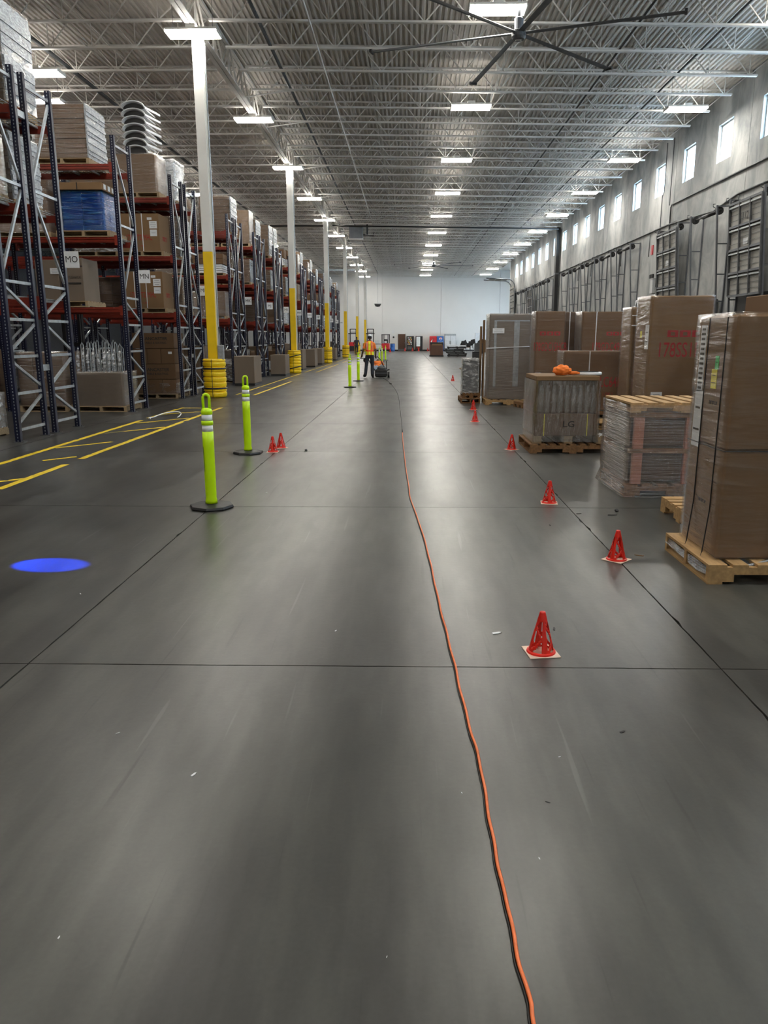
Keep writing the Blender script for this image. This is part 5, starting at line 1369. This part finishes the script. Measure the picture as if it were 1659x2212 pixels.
# ------------------------------------------------------------------ the far end
def forklift(x, y, kind, label, rz=0):
    t = thing('forklift', label, 'forklift', (x, y, 0), rz, 'forklifts at the far end')
    if kind == 'reach':
        box('body', (-.45, .45, -.6, .7, .08, 1.15), M['redpaint'], t, .05); box('battery_cover', (-.40, .40, -.64, -.6, .15, .7), M['blackm'], t)
        for s in (-1, 1):
            box('mast_rail', (s * .36 - .05, s * .36 + .05, .7, .85, .05, 2.72), M['blackm'], t); box('guard_post', (s * .42 - .03, s * .42 + .03, -.5, -.44, 1.15, 2.15), M['blackm'], t)
            bm = bmesh.new(); bm_tube(bm, [(s * .4 - .06, -.4, .15), (s * .4 + .06, -.4, .15)], .15, 12); obj('wheel', bm, M['black'], t)
        box('overhead_guard', (-.5, .5, -.55, .75, 2.12, 2.22), M['blackm'], t, .02)
        for z in (2.3, 2.66): box('mast_crossbar', (-.38, .38, .72, .82, z, z + .08), M['blackm'], t)
    else:
        box('counterweight', (-.5, .5, -.9, .6, .25, 1.02), M['redpaint'], t, .08); box('seat', (-.22, .22, -.35, .15, 1.02, 1.5), M['blackm'], t, .05)
        for sx in (-1, 1):
            for sy in (-.75, .5): box('guard_post', (sx * .45 - .035, sx * .45 + .035, sy - .03, sy + .03, 1.0, 2.02), M['blackm'], t)
            for sy in (-.6, .6):
                bm = bmesh.new(); bm_tube(bm, [(sx * .45 - .08, sy, .25), (sx * .45 + .08, sy, .25)], .25, 14); obj('wheel', bm, M['black'], t)
            box('mast_rail', (sx * .25 - .04, sx * .25 + .04, .75, .87, .1, 2.05), M['blackm'], t)
        box('overhead_guard', (-.52, .52, -.82, .6, 2.0, 2.08), M['blackm'], t, .03)
        box('rear_panel', (-.15, .15, -.91, -.90, 1.05, 1.3), M['foam'], t)
    return t
forklift(-6.75, 94.5, 'reach', 'red and black lift truck at the far left, partly behind a column'); forklift(-4.62, 94.5, 'reach', 'red and black lift truck directly behind the standing worker'); forklift(-2.75, 95, 'counter', 'red counterbalance forklift left of the brown door')
t = thing('blue_barrel', 'blue plastic barrel between the red forklift and the brown door', 'barrel', (-2.0, 99, 0)); bm = bmesh.new(); bm_lathe(bm, [(.28, 0), (.30, .1), (.30, .45), (.285, .47), (.30, .5), (.30, .85), (.27, .92)], 20); obj('shell', bm, M['bluebarrel'], t, smooth=True)
bm = bmesh.new(); bm_lathe(bm, [(.28, .92), (.28, .96)], 16); obj('lid', bm, M['blackm'], t)
d = box('door_1', (-1.31, -.42, YB - .06, YB - .002, 0, 2.16), M['doorbrown'], kind='structure'); box('door_frame', (-1.36, -1.31, YB - .08, YB - .002, 0, 2.2), M['greysteel'], d); box('door_frame', (-.42, -.37, YB - .08, YB - .002, 0, 2.2), M['greysteel'], d); box('kick_plate', (-1.28, -.45, YB - .07, YB - .06, .02, .25), M['greysteel'], d); box('door_handle', (-.52, -.47, YB - .11, YB - .06, 1.0, 1.05), M['galv'], d)
def vend(x0, x1, kind, label, y=100.9):
    xc = (x0 + x1) / 2; w = (x1 - x0) / 2; t = thing('vending_machine', label, 'vending machine', (xc, y, 0), 0, 'vending machines')
    body = {'snack': M['blackm'], 'drink': M['blackm'], 'red': M['redpaint'], 'blue': M['bluebarrel']}[kind]
    box('body', (-w, w, -.4, .4, .0, 1.88), body, t, .01)
    if kind == 'snack':
        box('front_window', (-w * .72, w * .5, -.412, -.401, .75, 1.8), M['darkgrey'], t)
        for k in range(5):
            sh = box('shelf', (-w * .7, w * .48, -.43, -.412, .80 + k * .2, .82 + k * .2), M['galv'], t)
            for q in range(5): box('snack_pack', (-w * .66 + q * w * .23, -w * .66 + q * w * .23 + w * .17, -.45, -.43, .821 + k * .2, .93 + k * .2), [M['paper'], M['redpaint'], M['ysticker'], M['orange_beam'], M['foam']][(q + k) % 5], t)
        box('tray', (-w * .7, w * .5, -.415, -.401, .2, .6), M['darkgrey'], t)
    elif kind == 'drink':
        box('light_panel', (-w * .8, w * .3, -.412, -.401, .6, 1.8), mat('lit_drink_panel', (.85, .9, .88), .4), t); box('picture', (-w * .7, w * .3, -.418, -.412, .3, .58), M['orange_beam'], t)
    elif kind == 'red':
        bm = bmesh.new(); bm_tube(bm, [(-w * .5, -.412, .4), (-w * .1, -.412, .8), (-w * .55, -.412, 1.2), (w * .1, -.412, 1.6)], [.05, .10, .09, .04], 6); obj('white_wave', bm, M['paper'], t, smooth=True)
    else:
        bm = bmesh.new(); bm_tube(bm, [(.05, -.40, 1.55), (.05, -.42, 1.55)], .2, 20); e = obj('round_emblem', bm, M['paper'], t)
        box('emblem_top', (-.08, .18, -.424, -.42, 1.58, 1.70), M['redpaint'], e); box('emblem_bottom', (-.08, .18, -.424, -.42, 1.40, 1.52), mat('emblem_blue', (.02, .08, .35), .5), e)
        text('white_lettering', 'pepsi', .3, M['paper'], t, (0, -.403, 1.1), FRONT, 1.0, .01)
    return t
vend(-.24, .72, 'snack', 'black snack vending machine with shelves, right of the brown door'); vend(.95, 1.85, 'drink', 'vending machine with pale lit panel, second from the brown door'); vend(2.75, 3.66, 'red', 'red and white drinks vending machine'); vend(3.70, 4.55, 'blue', 'blue drinks vending machine with round red, white and blue emblem')
t = thing('refrigerator', 'large grey two-door refrigerator right of the blue vending machine', 'refrigerator', (5.42, 100.9, 0)); box('body', (-.72, .72, -.4, .4, .0, 2.18), M['galv'], t, .01)
for s in (-1, 1): dd = box('door', (s * .36 - .34, s * .36 + .34, -.44, -.402, .2, 1.95), M['foam'], t, .01); box('handle', (s * .06 - .02, s * .06 + .02, -.48, -.44, .9, 1.3), M['blackm'], dd)
t = thing('wall_clock', 'round white clock on the end wall left of the brown door', 'clock', (-1.95, YB - .03, 2.45)); bm = bmesh.new(); bm_tube(bm, [(0, .028, 0), (0, -.02, 0)], .2, 20); obj('face', bm, M['paper'], t)
t = thing('wall_notice', 'white notice with black round symbol on the end wall above the barrel', 'sign', (-1.95, YB - .02, 1.75)); box('sheet', (-.25, .25, -.01, .018, -.35, .25), M['paper'], t); bm = bmesh.new(); bm_tube(bm, [(.02, -.01, .0), (.02, -.02, .0)], .12, 16); obj('symbol', bm, M['blackm'], t)
t = thing('wall_cabinet', 'pale square panel on the end wall near the right corner', 'panel', (9.3, YB - .05, 1.7)); box('box', (-.55, .55, -.05, .048, -.6, .6), M['foam'], t, .02)
# desk and papers beside the far forklifts
t = thing('supply_table', 'grey work table with papers between the far forklifts', 'table', (-3.75, 99.5, 0)); box('table_top', (-.8, .8, -.35, .35, .86, .92), M['greysteel'], t)
for sx in (-.75, .75):
    for sy in (-.3, .3): box('leg', (sx - .03, sx + .03, sy - .03, sy + .03, 0, .86), M['greysteel'], t)
box('shelf', (-.75, .75, -.3, .3, .3, .34), M['greysteel'], t); box('paper_stack', (-.5, .1, -.2, .2, .921, 1.4), M['foam'], t, .02); box('white_bin', (.2, .6, -.2, .2, .341, .7), M['paper'], t, .02)
# dark crate and stacks of black pallets in the aisle's far right
t = thing('dark_crate', 'dark brown crate with a tan lid strip, left of the black pallet stack', 'crate', (2.60, 71.0, 0))
box('skid', (-.66, .62, -.4, .4, 0, .1), M['blackm'], t); box('body', (-.61, .57, -.38, .38, .1, 1.05), M['doorbrown'], t, .01); box('tan_band', (-.45, .45, -.39, -.38, .98, 1.12), M['card2'], t); box('lid', (-.61, .57, -.38, .38, 1.051, 1.26), M['blackm'], t)
rn = random.Random(3)
for k in range(7):
    t = thing('black_pallet', 'black plastic pallet in the far stack, %s from the floor' % ordn[k].replace('nearest', 'lowest'), 'pallet', (4.32 + rn.uniform(-.10, .2) + (.25 if k < 2 else 0), 71.1, .142 * k), R(rn.uniform(-4, 4)), 'far stack of black pallets')
    box('top', (-.95, .75, -.5, .5, .03, .138), M['blackm'] if k < 6 else M['foam'], t, .01)
    for x in (-.9, -.1, .6): box('runner', (x, x + .12, -.5, .5, 0, .03), M['blackm'], t)
# dark furniture and bins by the refrigerator
t = thing('chair_pile', 'heap of black chairs with tan seats by the end wall', 'chair pile', (7.4, 92.0, 0)); rn = random.Random(6)
for k in range(9):
    x = -1.2 + k * .32; z = .1 + .25 * (k % 3); a = rn.uniform(-.6, .6); q = bpy.data.objects.new('chair', None); C.objects.link(q); q.parent = t; q.location = (x, rn.uniform(-.5, .3), z * .9); q.rotation_euler = (a * .3, a, a)
    box('seat', (-.25, .25, -.25, .25, .45, .52), M['card2'] if k % 3 == 0 else M['blackm'], q, .02); box('backrest', (-.25, .25, .22, .27, .52, 1.0), M['blackm'], q, .02)
    for sx in (-.22, .22):
        for sy in (-.22, .22): box('leg', (sx - .015, sx + .015, sy - .015, sy + .015, .0, .45), M['blackm'], q)
for i, (x, y, w, h, m_, lb) in enumerate(((7.6, 84.0, .45, 1.05, 'darkgrey', 'dark grey bin right of the black chair heap'), (5.35, 60.5, .35, .55, 'blackm', 'low black bin before the grey wrapped cabinet'), (8.6, 88.0, .5, 1.4, 'card2', 'tan carton beside the dark grey bin'))):
    t = thing('storage_bin', lb, 'bin', (x, y, 0)); box('body', (-w, w, -w, w, .06, h), M[m_], t, .03); box('rim', (-w - .02, w + .02, -w - .02, w + .02, h, h + .05), M[m_], t, .01)
    for sx in (-1, 1): box('foot', (sx * w * .8 - .05, sx * w * .8 + .05, -w * .8, w * .8, 0, .06), M['blackm'], t)
t = thing('black_cushion', 'low black ragged bundle on the floor behind the small wrapped cabinet', 'bundle', (3.05, 38.5, 0)); bm = bmesh.new(); bmesh.ops.create_icosphere(bm, subdivisions=3, radius=1)
for v in bm.verts: f = 1 + .25 * mn.noise(v.co * 2); v.co = Vector((v.co.x * .42 * f, v.co.y * .3 * f, max(0, .13 + v.co.z * .14 * f)))
obj('bundle_body', bm, M['blackm'], t); box('flap', (-.5, -.1, -.2, .1, .12, .16), M['wood3'], t)
# white dome light low over the far aisle
t = thing('dome_camera', 'small white dome hanging in front of the end wall', 'dome', (-3.12, 79.73, 0)); bm = bmesh.new(); bm_lathe(bm, [(.02, 4.72), (.22, 4.76), (.32, 4.92), (.34, 5.02), (.05, 5.06)], 20); obj('dome', bm, M['darkgrey'], t, smooth=True)
bm = bmesh.new(); bm_lathe(bm, [(.34, 5.0), (.35, 5.06), (.04, 5.1)], 20); obj('dome_rim', bm, M['paper'], t); bm = bmesh.new(); bm_tube(bm, [(0, 0, 5.05), (0, 0, 9.41)], .012, 4); obj('hanging_wire', bm, M['galv'], t)
# remove unused prototypes
for k, p in list(PROTO.items()):
    if p.get('_unused'):
        for ch in list(p.children_recursive): bpy.data.objects.remove(ch)
        bpy.data.objects.remove(p)
